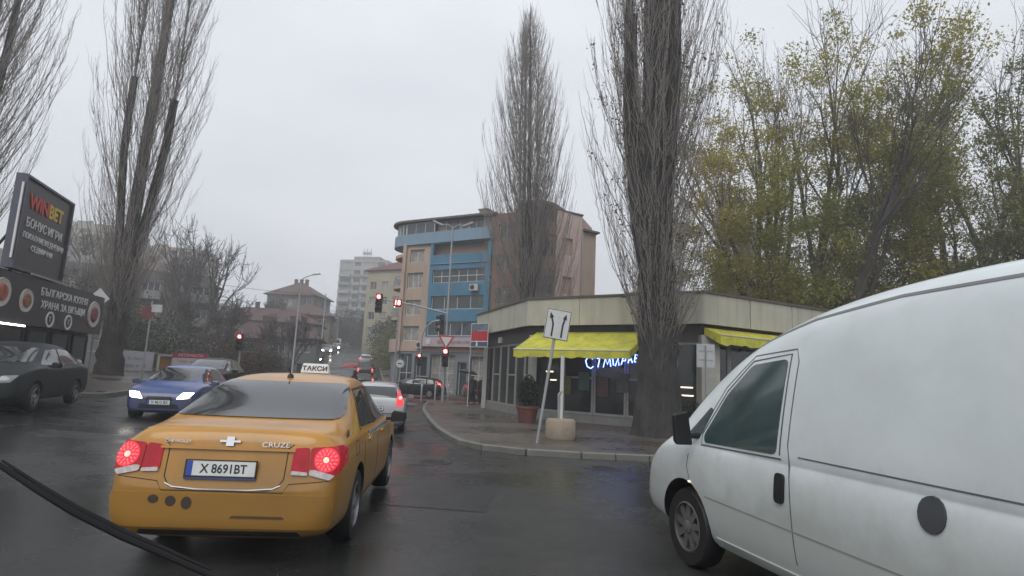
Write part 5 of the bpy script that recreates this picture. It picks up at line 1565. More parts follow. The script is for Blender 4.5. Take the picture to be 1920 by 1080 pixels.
def shrub(label, loc, rx, ry, hz, seed, n, lm, leaf=.05, cat='shrub', name='shrub', group=None):
    """Bush: short stems and lumpy leaf clusters on the ground."""
    rg = np.random.default_rng(seed)
    t = thing(name, label, cat, loc, 0, group)
    st_ = Tubes(4)
    cl = []
    for k in range(14):
        a = rg.uniform(0, 6.28); f = rg.uniform(.2, 1) ** .6
        e = np.array([math.cos(a) * rx * f * .8, math.sin(a) * ry * f * .8, hz * rg.uniform(.45, .95) * (1.05 - .45 * f)])
        g_ = np.linspace(0, 1, 5)[:, None]
        st_.add(np.array([0, 0, -.15]) * (1 - g_) + e * g_ + rg.normal(0, .03, (5, 3)), np.linspace(.03, .008, 5) * max(.6, hz))
        cl.append((e, rg.uniform(.35, .6) * min(rx, hz)))
        cl.append((e * np.array([1, 1, .5]), rg.uniform(.3, .5) * min(rx, hz)))
    w = np.array([c[1] for c in cl]) ** 2; w /= w.sum()
    pick = rg.choice(len(cl), n, p=w)
    cen = np.array([c[0] for c in cl])[pick]; rd = np.array([c[1] for c in cl])[pick]
    d = rg.normal(0, 1, (n, 3)); d /= np.linalg.norm(d, axis=1)[:, None]
    C = cen + d * (rd * rg.uniform(.5, 1.05, n))[:, None]
    C[:, 2] = np.abs(C[:, 2]) + .03
    st_.build('stems', M_bark_d, t)
    o = ch(None, leaf_mesh('foliage', leaf_quads(C, leaf, rg), lm), 'foliage', t)
    o['kind'] = 'stuff'
    return t

pz = lambda x, y: (x, y, h(x, y) + .12)
poplar('great bare poplar rising in front of the shop beside the yellow awning', pz(4.95, 19.6), 29, 2.75, 11, leaders=7, base_r=.68, split=.13, dens=1.3, lean=(-.008, 0), low=.11, suckers=220)
poplar('tall bare poplar on the left pavement behind the fence posters', (-18.8, 28, h(-18.8, 28)), 33, 2.6, 12, leaders=5, base_r=.50, split=.11, dens=1.25, lean=(.018, 0), low=.08, suckers=90)
poplar('bare poplar cut off by the left edge of the view', (-24.0, 24, h(-24.0, 24)), 31, 3.2, 13, leaders=5, base_r=.5, split=.12, dens=1.1, lean=(.03, 0), low=.12, cut=False)
poplar('slim bare poplar in front of the pink stair tower', (1.3, 40.0, h(1.3, 40) + .1), 28.5, 3.7, 14, leaders=6, base_r=.36, split=.08, dens=1.5, lean=(-.030, 0), low=.04, twig_r=.0125, blunt=.38)
poplar('distant thin poplar between the great poplar and the autumn tree', (16.5, 45, h(16.5, 45)), 18, 1.9, 15, leaders=4, base_r=.25, dens=.5, low=.08, twig_r=.017)
poplar('second distant poplar right of the thin one, behind the orange house', (21.0, 52, h(21, 52)), 19, 1.9, 16, leaders=4, base_r=.25, dens=.45, low=.08, twig_r=.02)
M_bark_a = mat('autumn_bark', (0.10, 0.088, 0.075), .9, vary=.3, scale=2, bump=.6, bscale=9)
spread_tree('large autumn tree with yellow green leaves behind the shop', (17.0, 33.5, 0), 29, 9.0, 21, 96000, M_autumn, bark=M_bark_a, leaf=.085, trunk_r=.36, depth=4, fork=.0, sparse_top=1.0, name='autumn_tree', trunks=4, wide=.6, shoots=3, r_min=.007, lean_out=.8, clumps=520)
spread_tree('darker olive tree at the right edge beyond the van', (26.0, 32, 0), 27, 8.0, 22, 80000, M_olive, bark=M_bark_a, leaf=.085, trunk_r=.34, depth=4, fork=.0, sparse_top=.95, name='autumn_tree', trunks=3, wide=.6, shoots=3, r_min=.007, lean_out=.7, clumps=440)
spread_tree('leafy tree at the far right edge above the van roof', (34.0, 34, 0), 18, 6.8, 23, 36000, M_autumn, bark=M_bark_a, leaf=.095, trunk_r=.26, depth=4, fork=.0, sparse_top=.8, name='autumn_tree', trunks=3, wide=.6, shoots=3, r_min=.007, lean_out=.6, clumps=260)
for i, (x, y, rx, hz, lb) in enumerate(((13.6, 35.6, 2.2, 5.0, 'dense green bush over the shop roof, left of the autumn trunk'), (19.0, 36.0, 3.6, 9.6, 'dense green bush behind the autumn tree trunk'), (24.5, 35.5, 3.8, 10.4, 'dense green bush behind the olive tree trunk'), (30.5, 36.5, 3.8, 10.6, 'dense green bush behind the far right tree'))):
    shrub(lb, (x, y, 0), rx, rx * .7, hz, 60 + i, 14000, M_hedge, leaf=.17)
spread_tree('round bare tree on the left hill with a spreading crown', (-34.0, 64, h(-34, 64)), 14.5, 6.0, 31, 0, None, trunk_r=.22, depth=4, fork=.02, name='bare_tree', wide=.40, shoots=2, r_min=.013, trunks=3, lean_out=.6, bark=mat('bare_bark', (.09, .08, .075), .9, vary=.3))
spread_tree('bare tree behind the low dark apartment row', (-52, 72, h(-52, 72)), 11, 5, 32, 0, None, trunk_r=.25, depth=4, fork=.06, name='bare_tree', wide=.45, shoots=2, r_min=.013, bark=MATS['bare_bark'])
spread_tree('thin bare tree by the roadside houses up the hill', (-36.5, 92, h(-36.5, 92)), 9, 3.6, 33, 0, None, trunk_r=.2, depth=4, fork=.06, name='bare_tree', wide=.45, shoots=2, r_min=.013, bark=MATS['bare_bark'])
spread_tree('dark bare tree in front of the brick house', (-27.5, 53, h(-27.5, 53)), 8.5, 4.0, 34, 0, None, trunk_r=.18, depth=4, fork=.03, name='bare_tree', wide=.5, shoots=3, r_min=.012, trunks=2, lean_out=.5, bark=MATS['bare_bark'])
spread_tree('dark bare tree by the road between lamp post and greenish house', (-22.0, 58, h(-22.0, 58)), 7.0, 3.0, 35, 0, None, trunk_r=.16, depth=4, fork=.03, name='bare_tree', wide=.5, shoots=3, r_min=.012, trunks=2, lean_out=.5, bark=MATS['bare_bark'])
spread_tree('dark bare tree in front of the low dark apartment row', (-38.0, 52, h(-38.0, 52)), 9.5, 4.5, 36, 0, None, trunk_r=.2, depth=4, fork=.03, name='bare_tree', wide=.5, shoots=3, r_min=.012, trunks=2, lean_out=.5, bark=MATS['bare_bark'])
# hedges and bushes on the left bank and by the road
bush = [(-24.5, 40, 3.4, 4.6, M_ever, 'dark bush right behind the fence posters'), (-29.0, 40, 4.0, 6.0, M_ever, 'dark evergreen bush behind the left poplar'), (-20.5, 44, 2.6, 3.2, M_brownleaf, 'brown bush behind the red and white poster'),
        (-33.5, 50, 4.2, 5.8, M_brownleaf, 'brown bush below the round bare tree'), (-27.0, 55, 3.2, 4.8, M_brownleaf, 'dark bush in front of the brick house'), (-40.5, 58, 4.0, 6.0, M_ever, 'tall dark bush left of the round bare tree'),
        (-22.6, 57, 2.0, 3.6, M_brownleaf, 'small brown bush in front of the greenish house'), (-46.0, 60, 3.6, 5.6, M_brownleaf, 'brown bush below the low dark apartment row'), (-14.0, 73, 2.6, 5.2, M_olive, 'yellow green bush left of the pink corner building'),
        (-13.0, 84, 3.6, 7.0, M_ever, 'dark tree-like bush behind the yellow green one'), (-19.0, 98, 4.2, 8.0, M_ever, 'dark bush at the foot of the yellowish building'), (-28.0, 128, 5.0, 8.0, M_ever, 'large dark bush up the road, right side'),
        (-40.0, 152, 6.0, 10.0, M_ever, 'wide dark bush in front of the tower block'), (-52.0, 160, 6.5, 9.5, M_brownleaf, 'brown bush left of the tower block foot'), (-36.0, 108, 2.6, 4.2, M_ever, 'dark roadside bush below the hip-roofed house'),
        (-62, 100, 5, 6, M_ever, 'dark bush between the hill apartment blocks'), (-30.5, 76, 2.4, 3.6, M_brownleaf, 'brown bush beside the long low house'), (-58, 66, 4, 6, M_brownleaf, 'brown bush at the corner of the low dark row')]
for i, (x, y, rx, hz, lm, lb) in enumerate(bush):
    shrub(lb, (x, y, h(x, y)), rx, rx * .8, hz, 80 + i, int(2600 + 900 * rx), lm, leaf=.06 * max(1.3, y / 38))

# ------------------------------------------------------------------ street furniture
M_post = mat('grey_post', (0.34, 0.35, 0.36), .5, .4, vary=.15, scale=4)
M_lamp = mat('lamp_housing', (0.30, 0.31, 0.32), .5, vary=.1)
M_signface = mat('sign_face_white', (0.62, 0.63, 0.62), .45, vary=.06, dirt=(.4, .38, .34), dirt_amt=.4, dirt_scale=3)
M_signback = mat('sign_back_grey', (0.48, 0.49, 0.49), .5, .3, vary=.12, scale=4)
M_red_on = mat('lit_red_signal', (.8, .1, .08), .4, emit=(1, .10, .09), estr=14)
M_signal_off = mat('dark_signal_lens', (.02, .022, .02), .3)
M_signal = mat('signal_housing', (.018, .018, .02), .6)
def post(parent, x, y, z0, z1, r=.04, m=None, name='post', top=None):
    return MB().tube([(x, y, z0), (top[0] if top else x, top[1] if top else y, z1)], r, 10).build(name, m or M_post, parent, smooth=True)
def lamp_post(label, x, y, H, arm, rz=0.0):
    t = thing('street_lamp', label, 'street lamp', (x, y, h(x, y)), rz, 'street lamps up the hill')
    MB().tube([(0, 0, -.2), (0, 0, .9), (0, 0, .95), (0, 0, H)], [.11, .11, .085, .055], 10).build('pole', M_post, t, smooth=True)
    if arm:
        MB().tube([(0, 0, H - .1), (.15, -.02, H + .25), (arm * .6, -.05, H + .5), (arm, -.06, H + .62)], [.05, .045, .04, .035], 8).build('arm', M_post, t, smooth=True)
        hd = MB().add([(arm - .15, -.2, H + .58), (arm + .65, -.16, H + .70), (arm + .65, .06, H + .70), (arm - .15, .08, H + .58), (arm - .1, -.14, H + .70), (arm + .55, -.12, H + .80), (arm + .55, .02, H + .80), (arm - .1, .03, H + .70)],
                      [(3, 2, 1, 0), (4, 5, 6, 7), (0, 1, 5, 4), (1, 2, 6, 5), (2, 3, 7, 6), (3, 0, 4, 7)]).build('lamp_head', M_lamp, t, bevel=.03)
    return t
lamp_post('nearest street lamp on the left with a bent arm, before the hip-roofed house', -18.9, 52, 9.3, 1.1)
lamp_post('bare pole second up the left side, past the bent-arm lamp', -25.5, 80, 9.2, 0)
lamp_post('bare pole third up the left side, nearest the tower block', -30.9, 105, 8.6, 0)
lamp_post('slim pole at the right kerb below the yellowish building', -16.0, 88, 8.0, 0)
# overhead wires
W_ = thing('overhead_wires', 'thin overhead wire sagging between hip-roofed house and lamp posts', 'wire')
for a, b in (((-18.9, 52, h(-18.9, 52) + 8.9), (-44, 117, 15.5)), ((-25.5, 80, h(-25.5, 80) + 9.0), (-44, 60, 12.0)), ((-25.5, 80, h(-25.5, 80) + 8.8), (-30.9, 105, h(-30.9, 105) + 8.4))):
    A_, B2 = Vector(a), Vector(b)
    MB().tube([A_.lerp(B2, k / 12) - Vector((0, 0, .8 * math.sin(math.pi * k / 12))) for k in range(13)], .02, 4).build('wire', M_black, W_)

def signal_head(parent, loc, rz, n=3, on=0, s=1.0, name='signal_head'):
    hd = MB().box((0, 0, 0), (.34 * s, .22 * s, .34 * s * n)).build(name, M_signal, parent, bevel=.03)
    hd.location = loc; hd.rotation_euler = (0, 0, rz)
    for k in range(n):
        z = (.34 * s) * ((n - 1) / 2 - k)
        MB().lathe([(.115 * s, -.112 * s), (.10 * s, -.125 * s), (.02, -.135 * s)], 16, (0, 0, z), 'y').build('lens', M_red_on if k == on else M_signal_off, hd, smooth=True)
        vz = MB()
        a0 = [(.135 * s * math.cos(q), .135 * s * math.sin(q)) for q in [R(-20 + 220 * i / 12) for i in range(13)]]
        vz.v = [(a, -.11 * s, z + b) for a, b in a0] + [(a, -.30 * s, z + b - .02) for a, b in a0]
        vz.f = [(i, i + 1, 14 + i, 13 + i) for i in range(12)]
        vo_ = vz.build('visor', M_signal, hd)
        sm = vo_.modifiers.new('t', 'SOLIDIFY'); sm.thickness = .008
    return hd
mx, my = -4.1, 38.0
mz = h(mx, my) + .12
MS = thing('traffic_light_mast', 'tall lamp mast at the corner with signal arm and countdown over the road', 'traffic light', (mx, my, mz))
MB().tube([(0, 0, -.1), (0, 0, 3.0), (-.02, 0, 11.4)], [.11, .09, .055], 10).build('pole', M_post, MS, smooth=True)
MB().tube([(0, 0, 5.6), (-2.2, -.1, 6.05), (-4.4, -.2, 6.35)], [.06, .05, .04], 8).build('arm', M_post, MS, smooth=True)
signal_head(MS, (-4.45, -.3, 6.05), 0, 3, 0, 1.2)
cd_ = MB().box((0, 0, 0), (.5, .2, .5)).build('countdown_box', M_signal, MS, bevel=.04); cd_.location = (-3.25, -.25, 6.12)
text('countdown_digits', '18', .42, M_red_on, cd_, (0, -.105, 0), RX, .02, bold=.012)
signal_head(MS, (-.35, .05, 4.9), R(-75), 3, -1, 1.2)
signal_head(MS, (.05, -.32, 2.75), 0, 3, 0, 1.15)
tri = lambda r: [(r * math.sin(q), r * math.cos(q)) for q in (math.pi, math.pi * 5 / 3, math.pi / 3)]
yo_ = MB().prism(tri(.62), -.012, .012, Matrix.Rotation(R(90), 4, 'X')).build('yield_plate', mat('sign_red', (.45, .03, .03), .5), MS); yo_.location = (.05, -.30, 3.85)
yi_ = MB().prism(tri(.42), -.004, .004, Matrix.Rotation(R(90), 4, 'X')).build('yield_face', M_signface, yo_); yi_.location = (0, -.02, .0)
for s in (-1, 1):
    MB().tube([(0, 0, 11.3), (.35 * s, 0, 11.55), (.75 * s, 0, 11.5)], .035, 6).build('lamp_arm', M_post, MS)
    b = MB().box((0, 0, 0), (.75, .24, .16)); lm_ = b.build('lamp_head', M_lamp, MS, bevel=.05); lm_.location = (1.0 * s, 0, 11.6); lm_.rotation_euler = (0, R(-24 * s), 0)
# second pole with curved top and a small red repeater
P2 = thing('traffic_signal', 'curved-top pole with a small lit red signal before the pink corner', 'traffic light', (-7.1, 47.6, h(-7.1, 47.6) + .1))
MB().tube([(0, 0, -.1), (0, 0, 4.6), (.2, 0, 5.3), (.75, 0, 5.85), (1.6, 0, 6.05)], .06, 8).build('pole', M_post, P2, smooth=True)
signal_head(P2, (-.05, -.25, 2.75), 0, 3, 0, .95)
P3 = thing('round_sign_post', 'white pole with a small round sign on the median', 'sign', (-6.95, 36.2, h(-6.95, 36.2)))
post(P3, 0, 0, -.1, 5.4, .045)
ro = MB().lathe([(.30, -.05), (.30, -.035)], 22, (.32, 0, 2.35), 'y').build('round_sign', M_signface, P3)
MB().lathe([(.30, -.052), (.235, -.056)], 22, (.32, 0, 2.35), 'y', cap=False).build('sign_rim', mat('sign_rim_grey', (.2, .2, .22), .5), ro)
MB().box((.32, -.06, 2.35), (.26, .01, .07)).build('sign_bar', M_ink, ro)
post(P3, .32, 0, -.1, 2.4, .03, name='short_post')
# railing posts by the crossing
for i, (x, y, lb) in enumerate(((-5.6, 39.0, 'first low grey bollard at the red crossing, nearest the round sign'), (-4.9, 40.6, 'second low grey bollard, at the middle of the red crossing'), (-4.3, 43.5, 'third low grey bollard, nearest the black estate'))):
    b = thing('bollard', lb, 'bollard', (x, y, h(x, y)), 0, 'bollards at the red crossing')
    MB().lathe([(.06, 0), (.055, 1.25), (.03, 1.3)], 10).build('post', M_post, b, smooth=True)
    MB().lathe([(.062, .95), (.062, 1.1)], 10, cap=False).build('band', M_signface, b)
# left signal on its own post
P4 = thing('traffic_signal', 'left roadside signal post with one lit red lamp by the bushes', 'traffic light', (-15.45, 34, h(-15.45, 34) + .12))
post(P4, 0, 0, -.1, 3.1, .05, name='pole')
signal_head(P4, (-.02, -.16, 2.35), R(10), 3, 0, .95)
# left signs
P5 = thing('diamond_sign', 'pale diamond road sign turned away on a post beside the left poplar', 'sign', (-16.9, 24, h(-16.9, 24) + .1))
post(P5, 0, 0, -.1, 3.5, .035)
ds = MB().box((0, 0, 0), (.62, .025, .62), Matrix.Rotation(R(45), 4, 'Y')).build('sign_plate', M_signback, P5); ds.location = (0, -.04, 3.3)
P6 = thing('sign_post', 'thin post with a small round and square sign behind the blue car', 'sign', (-15.95, 26, h(-15.95, 26) + .1))
post(P6, 0, 0, -.1, 3.6, .035)
MB().lathe([(.30, -.05), (.30, -.03)], 20, (-.12, 0, 3.05), 'y').build('round_plate', mat('sign_dull_red', (.16, .05, .05), .6), P6)
MB().box((.28, -.05, 3.25), (.46, .02, .34)).build('square_plate', M_signback, P6)
# lane sign, leaning, on the shop pavement
tl = Vector((1.30 - .90, 0, 3.1)).normalized()
P7 = thing('lane_sign', 'leaning white lane sign with two black arrows on the shop pavement', 'sign', (.82, 15.5, h(.82, 15.5) + .12))
P7.rotation_euler = (0, R(7.5), R(6))
post(P7, 0, 0, -.15, 3.45, .04)
ls = MB().box((.02, -.05, 3.10), (.66, .02, .80)).build('sign_plate', M_signface, P7, bevel=.006)
brd = MB()
for s in (-1, 1):
    brd.box((.02 + s * .315, -.062, 3.10), (.014, .006, .77)); brd.box((.02, -.062, 3.10 + s * .385), (.63, .006, .014))
brd.build('border', M_ink, ls)
def arrow(pts, w, head, tip):
    b = MB()
    for i in range(len(pts) - 1):
        p, q = Vector(pts[i]), Vector(pts[i + 1]); d_ = q - p
        b.box(((p.x + q.x) / 2, -.064, (p.y + q.y) / 2), (w, .006 + .0006 * i, d_.length + w * .5), Matrix.Rotation(math.atan2(d_.x, d_.y), 4, 'Y'))
    d_ = (Vector(pts[-1]) - Vector(pts[-2])).normalized(); nn2 = Vector((-d_.y, d_.x)); e_ = Vector(pts[-1])
    a1, a2, a3 = e_ + nn2 * head, e_ - nn2 * head, e_ + d_ * tip
    b.add([(a1.x, -.069, a1.y), (a2.x, -.069, a2.y), (a3.x, -.069, a3.y)], [(0, 1, 2)])
    return b
arrow([(-.10, 2.78), (-.10, 3.10), (-.16, 3.26)], .045, .06, .15).build('left_arrow', M_ink, ls)
arrow([(.16, 2.78), (.16, 3.10), (.19, 3.26)], .045, .06, .15).build('right_arrow', M_ink, ls)
dsh = MB()
for k in range(4): dsh.box((.03, -.062, 2.85 + k * .15), (.012, .006, .07))
dsh.build('dashed_line', M_signback, ls)
# the post with a concrete foot behind it
P8 = thing('awning_post', 'white pipe post standing in a beige concrete drum on the pavement', 'post', (1.55, 17.0, h(1.55, 17) + .12))
MB().lathe([(.40, 0), (.43, .06), (.42, .5), (.38, .56), (.05, .57)], 20).build('concrete_foot', mat('beige_concrete', (.34, .28, .21), .85, vary=.2, bump=.4, bscale=20, dirt=(.15, .11, .08), dirt_amt=.7, dirt_scale=3), P8, smooth=True)
post(P8, 0, 0, .5, 2.35, .055, M_winframe, 'pipe')
MB().tube([(-.07, -.05, .6), (-.09, -.06, 1.25), (.0, -.05, 1.35)], .03, 6).build('bracket', M_post, P8)
# orange planter with a conifer at the shop corner
P9 = thing('planter', 'terracotta planter with a dark clipped shrub at the shop corner', 'planter', (.80, 23.0, h(.80, 23.0) + .12))
P9.scale = (.9, .9, .9)
MB().lathe([(.34, 0), (.46, .60), (.50, .62), (.50, .72), (.44, .72), (.42, .64)], 20).build('pot', mat('terracotta', (.13, .045, .035), .75, vary=.2, scale=3), P9, smooth=True)
rgp = np.random.default_rng(5)
C_ = rgp.normal(0, 1, (2600, 3)); C_ /= np.linalg.norm(C_, axis=1)[:, None]
C_ = C_ * np.array([.42, .42, .75]) * rgp.uniform(.55, 1.05, (2600, 1)) + np.array([0, 0, 1.25])
fo_ = ch(None, leaf_mesh('foliage', leaf_quads(C_, .05, rgp), M_ever), 'foliage', P9); fo_['kind'] = 'stuff'
MB().tube([(0, 0, .5), (0, 0, 1.6)], .03, 6).build('stem', M_bark_d, P9)
# square sign on a thin post right of the great poplar
P10 = thing('back_of_sign', 'grey back of a square sign on a thin post right of the great poplar', 'sign', (6.75, 20.2, h(6.75, 20.2) + .1))
post(P10, 0, 0, -.1, 3.1, .03)
MB().box((0, .03, 2.75), (.62, .02, .80)).build('sign_plate', M_signback, P10)
MB().box((0, .018, 2.9), (.5, .012, .04)).box((0, .018, 2.6), (.5, .012, .04)).build('rail', M_post, P10)
shrub('dark shrub at the foot of the pale column behind the great poplar', (6.3, 21.0, h(6.3, 21) + .12), .55, .5, 1.3, 140, 2600, M_ever, leaf=.05)
shrub('low hedge plant in front of the shop windows by the van', (9.6, 21.4, h(9.6, 21.4) + .12), 1.3, .6, 1.1, 141, 3600, M_ever, leaf=.05)
shrub('low dark plant by the shop wall, hidden partly by the van mirror', (8.0, 20.9, h(8, 20.9) + .12), .8, .5, 1.0, 142, 2600, M_ever, leaf=.05)

# fence with posters on the left pavement
FN = thing('fence', 'low fence hung with pale posters beside the left poplar', 'fence', (-22.3, 33.6, h(-22.3, 33.6) + .1), R(40))
fz = lambda u: h(-22.3 + u * .766, 33.6 + u * .643) - h(-22.3, 33.6)
M_meshw = mat('fence_wire', (.28, .29, .29), .6, .3)
for k in range(5):
    u = k * 1.6
    MB().tube([(u, 0, fz(u) - .2), (u, 0, fz(u) + 1.3)], .035, 8).build('fence_post', M_winframe if k in (0, 2) else M_post, FN)
for k in range(4):
    u = k * 1.6
    for z in (.15, 1.2): MB().tube([(u, 0, fz(u) + z), (u + 1.6, 0, fz(u + 1.6) + z)], .02, 6).build('fence_rail', M_meshw, FN)
    for j in range(12):
        uu = u + .13 * j + .08
        MB().tube([(uu, .0, fz(uu) + .15), (uu, .0, fz(uu) + 1.2)], .007, 4).build('fence_bar', M_meshw, FN)
def poster(u0, u1, z0, z1, m, lines, ink, head=None, size=.2):
    u = (u0 + u1) / 2
    p = MB().box((0, 0, 0), (u1 - u0, .02, z1 - z0)).build('poster', m, FN); p.location = (u, -.05, fz(u) + (z0 + z1) / 2)
    for i, (s_, dz) in enumerate(lines):
        text('poster_lettering', s_, size, ink, p, (0, -.013, dz), RX, .006)
    return p
poster(.15, 1.9, .1, 1.2, mat('poster_grey', (.42, .42, .46), .6, vary=.1), [('К. Лист', .12), ('0888 41 27', -.3)], mat('poster_ink', (.12, .12, .16), .6), size=.24)
poster(2.1, 3.9, .25, 1.2, mat('poster_pale_yellow', (.42, .43, .36), .6, vary=.15), [('Саником', .3), ('ОКНА ВРАТИ', -.05), ('ЩОРИ', -.3)], MATS['poster_ink'], size=.22)
poster(4.0, 4.6, .5, 1.2, mat('poster_lime', (.35, .40, .10), .6), [], MATS['poster_ink'])
PB = thing('poster_board', 'white poster board with a red heading left of the taxi roof', 'sign', (-16.9, 31.5, h(-16.9, 31.5) + .1), R(24))
MB().box((0, 0, .85), (1.7, .03, 1.1)).build('board', mat('board_pinkish_white', (.50, .44, .46), .6, vary=.08), PB)
hdg = MB().box((0, -.02, 1.28), (1.7, .02, .26)).build('red_heading', mat('heading_red', (.30, .03, .06), .6), PB)
text('heading_lettering', 'АВТОЧАСТИ', .19, M_signface, hdg, (0, -.032, 1.28), RX, .006)
text('body_lettering', 'ГУМИ  МАСЛА', .17, MATS['poster_ink'], PB, (0, -.02, .95), RX, .006)
text('body_lettering', 'СЕРВИЗ 0888', .17, MATS['poster_ink'], PB, (0, -.02, .65), RX, .006)
for s in (-.8, .8): MB().tube([(s, .04, -.1), (s, .04, 1.42)], .03, 6).build('board_post', M_post, PB)
OB = thing('orange_stand', 'orange market stand between the lime poster and red-headed board', 'stand', (-18.4, 32.3, h(-18.4, 32.3) + .1), R(30))
MB().box((0, 0, .6), (1.0, .5, 1.0)).build('body', mat('orange_panel', (.38, .17, .04), .6, vary=.1), OB, bevel=.03)
MB().box((0, -.1, 1.16), (1.15, .8, .08)).build('counter_top', M_post, OB)
# kiosk with white window grid behind the poplar
KI = thing('kiosk', 'small pale kiosk with gridded windows left of the poplar trunk', 'kiosk', (-21.5, 27.0, h(-21.5, 27) + .1), R(40))
facade(KI, (0, 0), 0, 3.0, -.2, 2.9, [(.25, 1.6, .9, 2.0, 'w', 3, 2), (1.9, 2.7, .9, 2.0, 'c', 2, 2)], mat('kiosk_pale', (.36, .36, .35), .7, vary=.15), depth=.1)
MB().box((1.5, 1.1, 1.35), (2.9, 1.9, 3.0)).build('kiosk_body', MATS['kiosk_pale'], KI)
MB().box((1.5, .9, 2.98), (3.3, 2.6, .12)).build('kiosk_roof', M_conc, KI)
text('kiosk_lettering', 'ВЕСТНИЦИ', .32, MATS['poster_ink'], KI, (1.5, -.02, 2.45), RX, .02)

# ------------------------------------------------------------------ people and umbrellas
M_skin = mat('skin', (.35, .20, .14), .6)
def person(label, loc, rz, coat, legs, hair, stride=.16, arm_up=True, ht=1.72):
    t = thing('person', label, 'person', loc, rz)
    k = ht / 1.72
    J = {'pel': (0, 0, .94, .15), 'waist': (0, .01, 1.08, .14), 'chest': (0, .02, 1.30, .165), 'neck': (0, .02, 1.46, .07), 'jaw': (0, .04, 1.54, .085), 'head': (0, .03, 1.63, .105), 'crown': (0, .02, 1.70, .06)}
    for s, sg in (('l', -1), ('r', 1)):
        J['sh' + s] = (sg * .19, .0, 1.40, .075)
        if arm_up and s == 'r':
            J['el' + s] = (sg * .24, .06, 1.15, .055); J['wr' + s] = (sg * .16, .26, 1.22, .042); J['ha' + s] = (sg * .14, .30, 1.26, .04)
        else:
            J['el' + s] = (sg * .26, -.03, 1.13, .055); J['wr' + s] = (sg * .27, .07, .90, .042); J['ha' + s] = (sg * .27, .10, .82, .038)
        f = stride * sg
        J['hip' + s] = (sg * .10, 0, .88, .11); J['kn' + s] = (sg * .11, f * .6 + .05, .50, .075); J['an' + s] = (sg * .11, f - (.06 if f < 0 else 0), .09, .05); J['to' + s] = (sg * .12, f + .15, .045, .042)
    keys = list(J)
    E_ = [('pel', 'waist'), ('waist', 'chest'), ('chest', 'neck'), ('neck', 'jaw'), ('jaw', 'head'), ('head', 'crown')]
    for s in 'lr': E_ += [('chest', 'sh' + s), ('sh' + s, 'el' + s), ('el' + s, 'wr' + s), ('wr' + s, 'ha' + s), ('pel', 'hip' + s), ('hip' + s, 'kn' + s), ('kn' + s, 'an' + s), ('an' + s, 'to' + s)]
    me = bpy.data.meshes.new('body')
    me.from_pydata([Vector(J[q][:3]) * k for q in keys], [(keys.index(a), keys.index(b)) for a, b in E_], [])
    o = bpy.data.objects.new('body', me); col.objects.link(o)
    sk = o.modifiers.new('skin', 'SKIN')
    if not me.skin_vertices: me.attributes.new('skin_vertices', 'FLOAT', 'POINT')
    for i, q in enumerate(keys):
        v_ = me.skin_vertices[0].data[i]
        v_.radius = (J[q][3] * k, J[q][3] * k * (.8 if q in ('chest', 'waist', 'pel') else 1)); v_.use_root = (q == 'pel')
    sub = o.modifiers.new('sub', 'SUBSURF'); sub.levels = 2; sub.render_levels = 2
    realize(o)
    for m_ in (coat, legs, M_skin, hair, M_black): o.data.materials.append(m_)
    for p in o.data.polygons:
        c = p.center / k
        hand = abs(c.x) > .1 and c.z < .88 and c.z > .7 and abs(c.x) > .22 or (arm_up and c.y > .26 and 1.15 < c.z < 1.35)
        p.material_index = 2 if hand else (4 if c.z < .10 else 1 if c.z < .80 else 0 if c.z < 1.50 else (3 if (c.z > 1.63 or c.y < .0) else 2))
        p.use_smooth = True
    o.parent = t
    ct = MB().lathe([(.245, .62), (.235, .85), (.20, 1.08), (.215, 1.30), (.17, 1.42), (.085, 1.475)], 18, cap=False)
    ct.v = [(x * k * 1.02, y * .80 * k + .012, z * k) for x, y, z in ct.v]
    c_ = ct.build('coat', coat, t, smooth=True)
    sm = c_.modifiers.new('t', 'SOLIDIFY'); sm.thickness = .015
    return t
def umbrella(label, loc, r, m, tilt=(0, 0)):
    t = thing('umbrella', label, 'umbrella', loc); t.rotation_euler = (tilt[0], tilt[1], 0)
    b = MB(); n = 8
    rings = [(0.02, .0), (.35, -.05), (.7, -.16), (1.0, -.34)]
    for f, dz in rings:
        for k in range(n * 2):
            q = 2 * math.pi * k / (n * 2); sc_ = f * r * (1 if k % 2 == 0 else .955)
            b.v.append((sc_ * math.cos(q), sc_ * math.sin(q), dz * r * 1.1 + (.0 if k % 2 == 0 else .015 * f)))
    N2 = n * 2
    for j in range(3):
        for k in range(N2): b.f.append((j * N2 + k, j * N2 + (k + 1) % N2, (j + 1) * N2 + (k + 1) % N2, (j + 1) * N2 + k))
    o = b.build('canopy', m, t, smooth=True); sm = o.modifiers.new('t', 'SOLIDIFY'); sm.thickness = .006
    MB().tube([(0, 0, .06), (0, 0, -.82)], .009, 6).build('shaft', M_metal, t)
    MB().tube([(0, 0, -.80), (0, 0, -.86), (.03, 0, -.90), (.06, 0, -.87)], .013, 6).build('handle', M_black, t)
    for k in range(n):
        q = 2 * math.pi * k / n
        MB().tube([(0, 0, -.01)] + [(f * r * math.cos(q), f * r * math.sin(q), dz * r * 1.1 - .012) for f, dz in rings[1:]], .005, 4).build('rib', M_metal, t)
    return t
M_coat1 = mat('black_coat', (.015, .015, .018), .8, vary=.2); M_coat2 = mat('navy_coat', (.022, .024, .035), .8, vary=.2); M_coat3 = mat('dark_maroon_coat', (.07, .015, .02), .8, vary=.2)
M_jeans = mat('dark_trousers', (.025, .028, .04), .85, vary=.2); M_hair = mat('dark_hair', (.015, .012, .01), .6)
p1 = (-2.05, 34.6); p2 = (-1.45, 35.3)
pzz = lambda p: (p[0], p[1], h(*p) + .125)
person('person in a black coat walking under the dark umbrella past the shop', pzz(p1), R(160), M_coat1, M_jeans, M_hair)
um = pzz(p1)
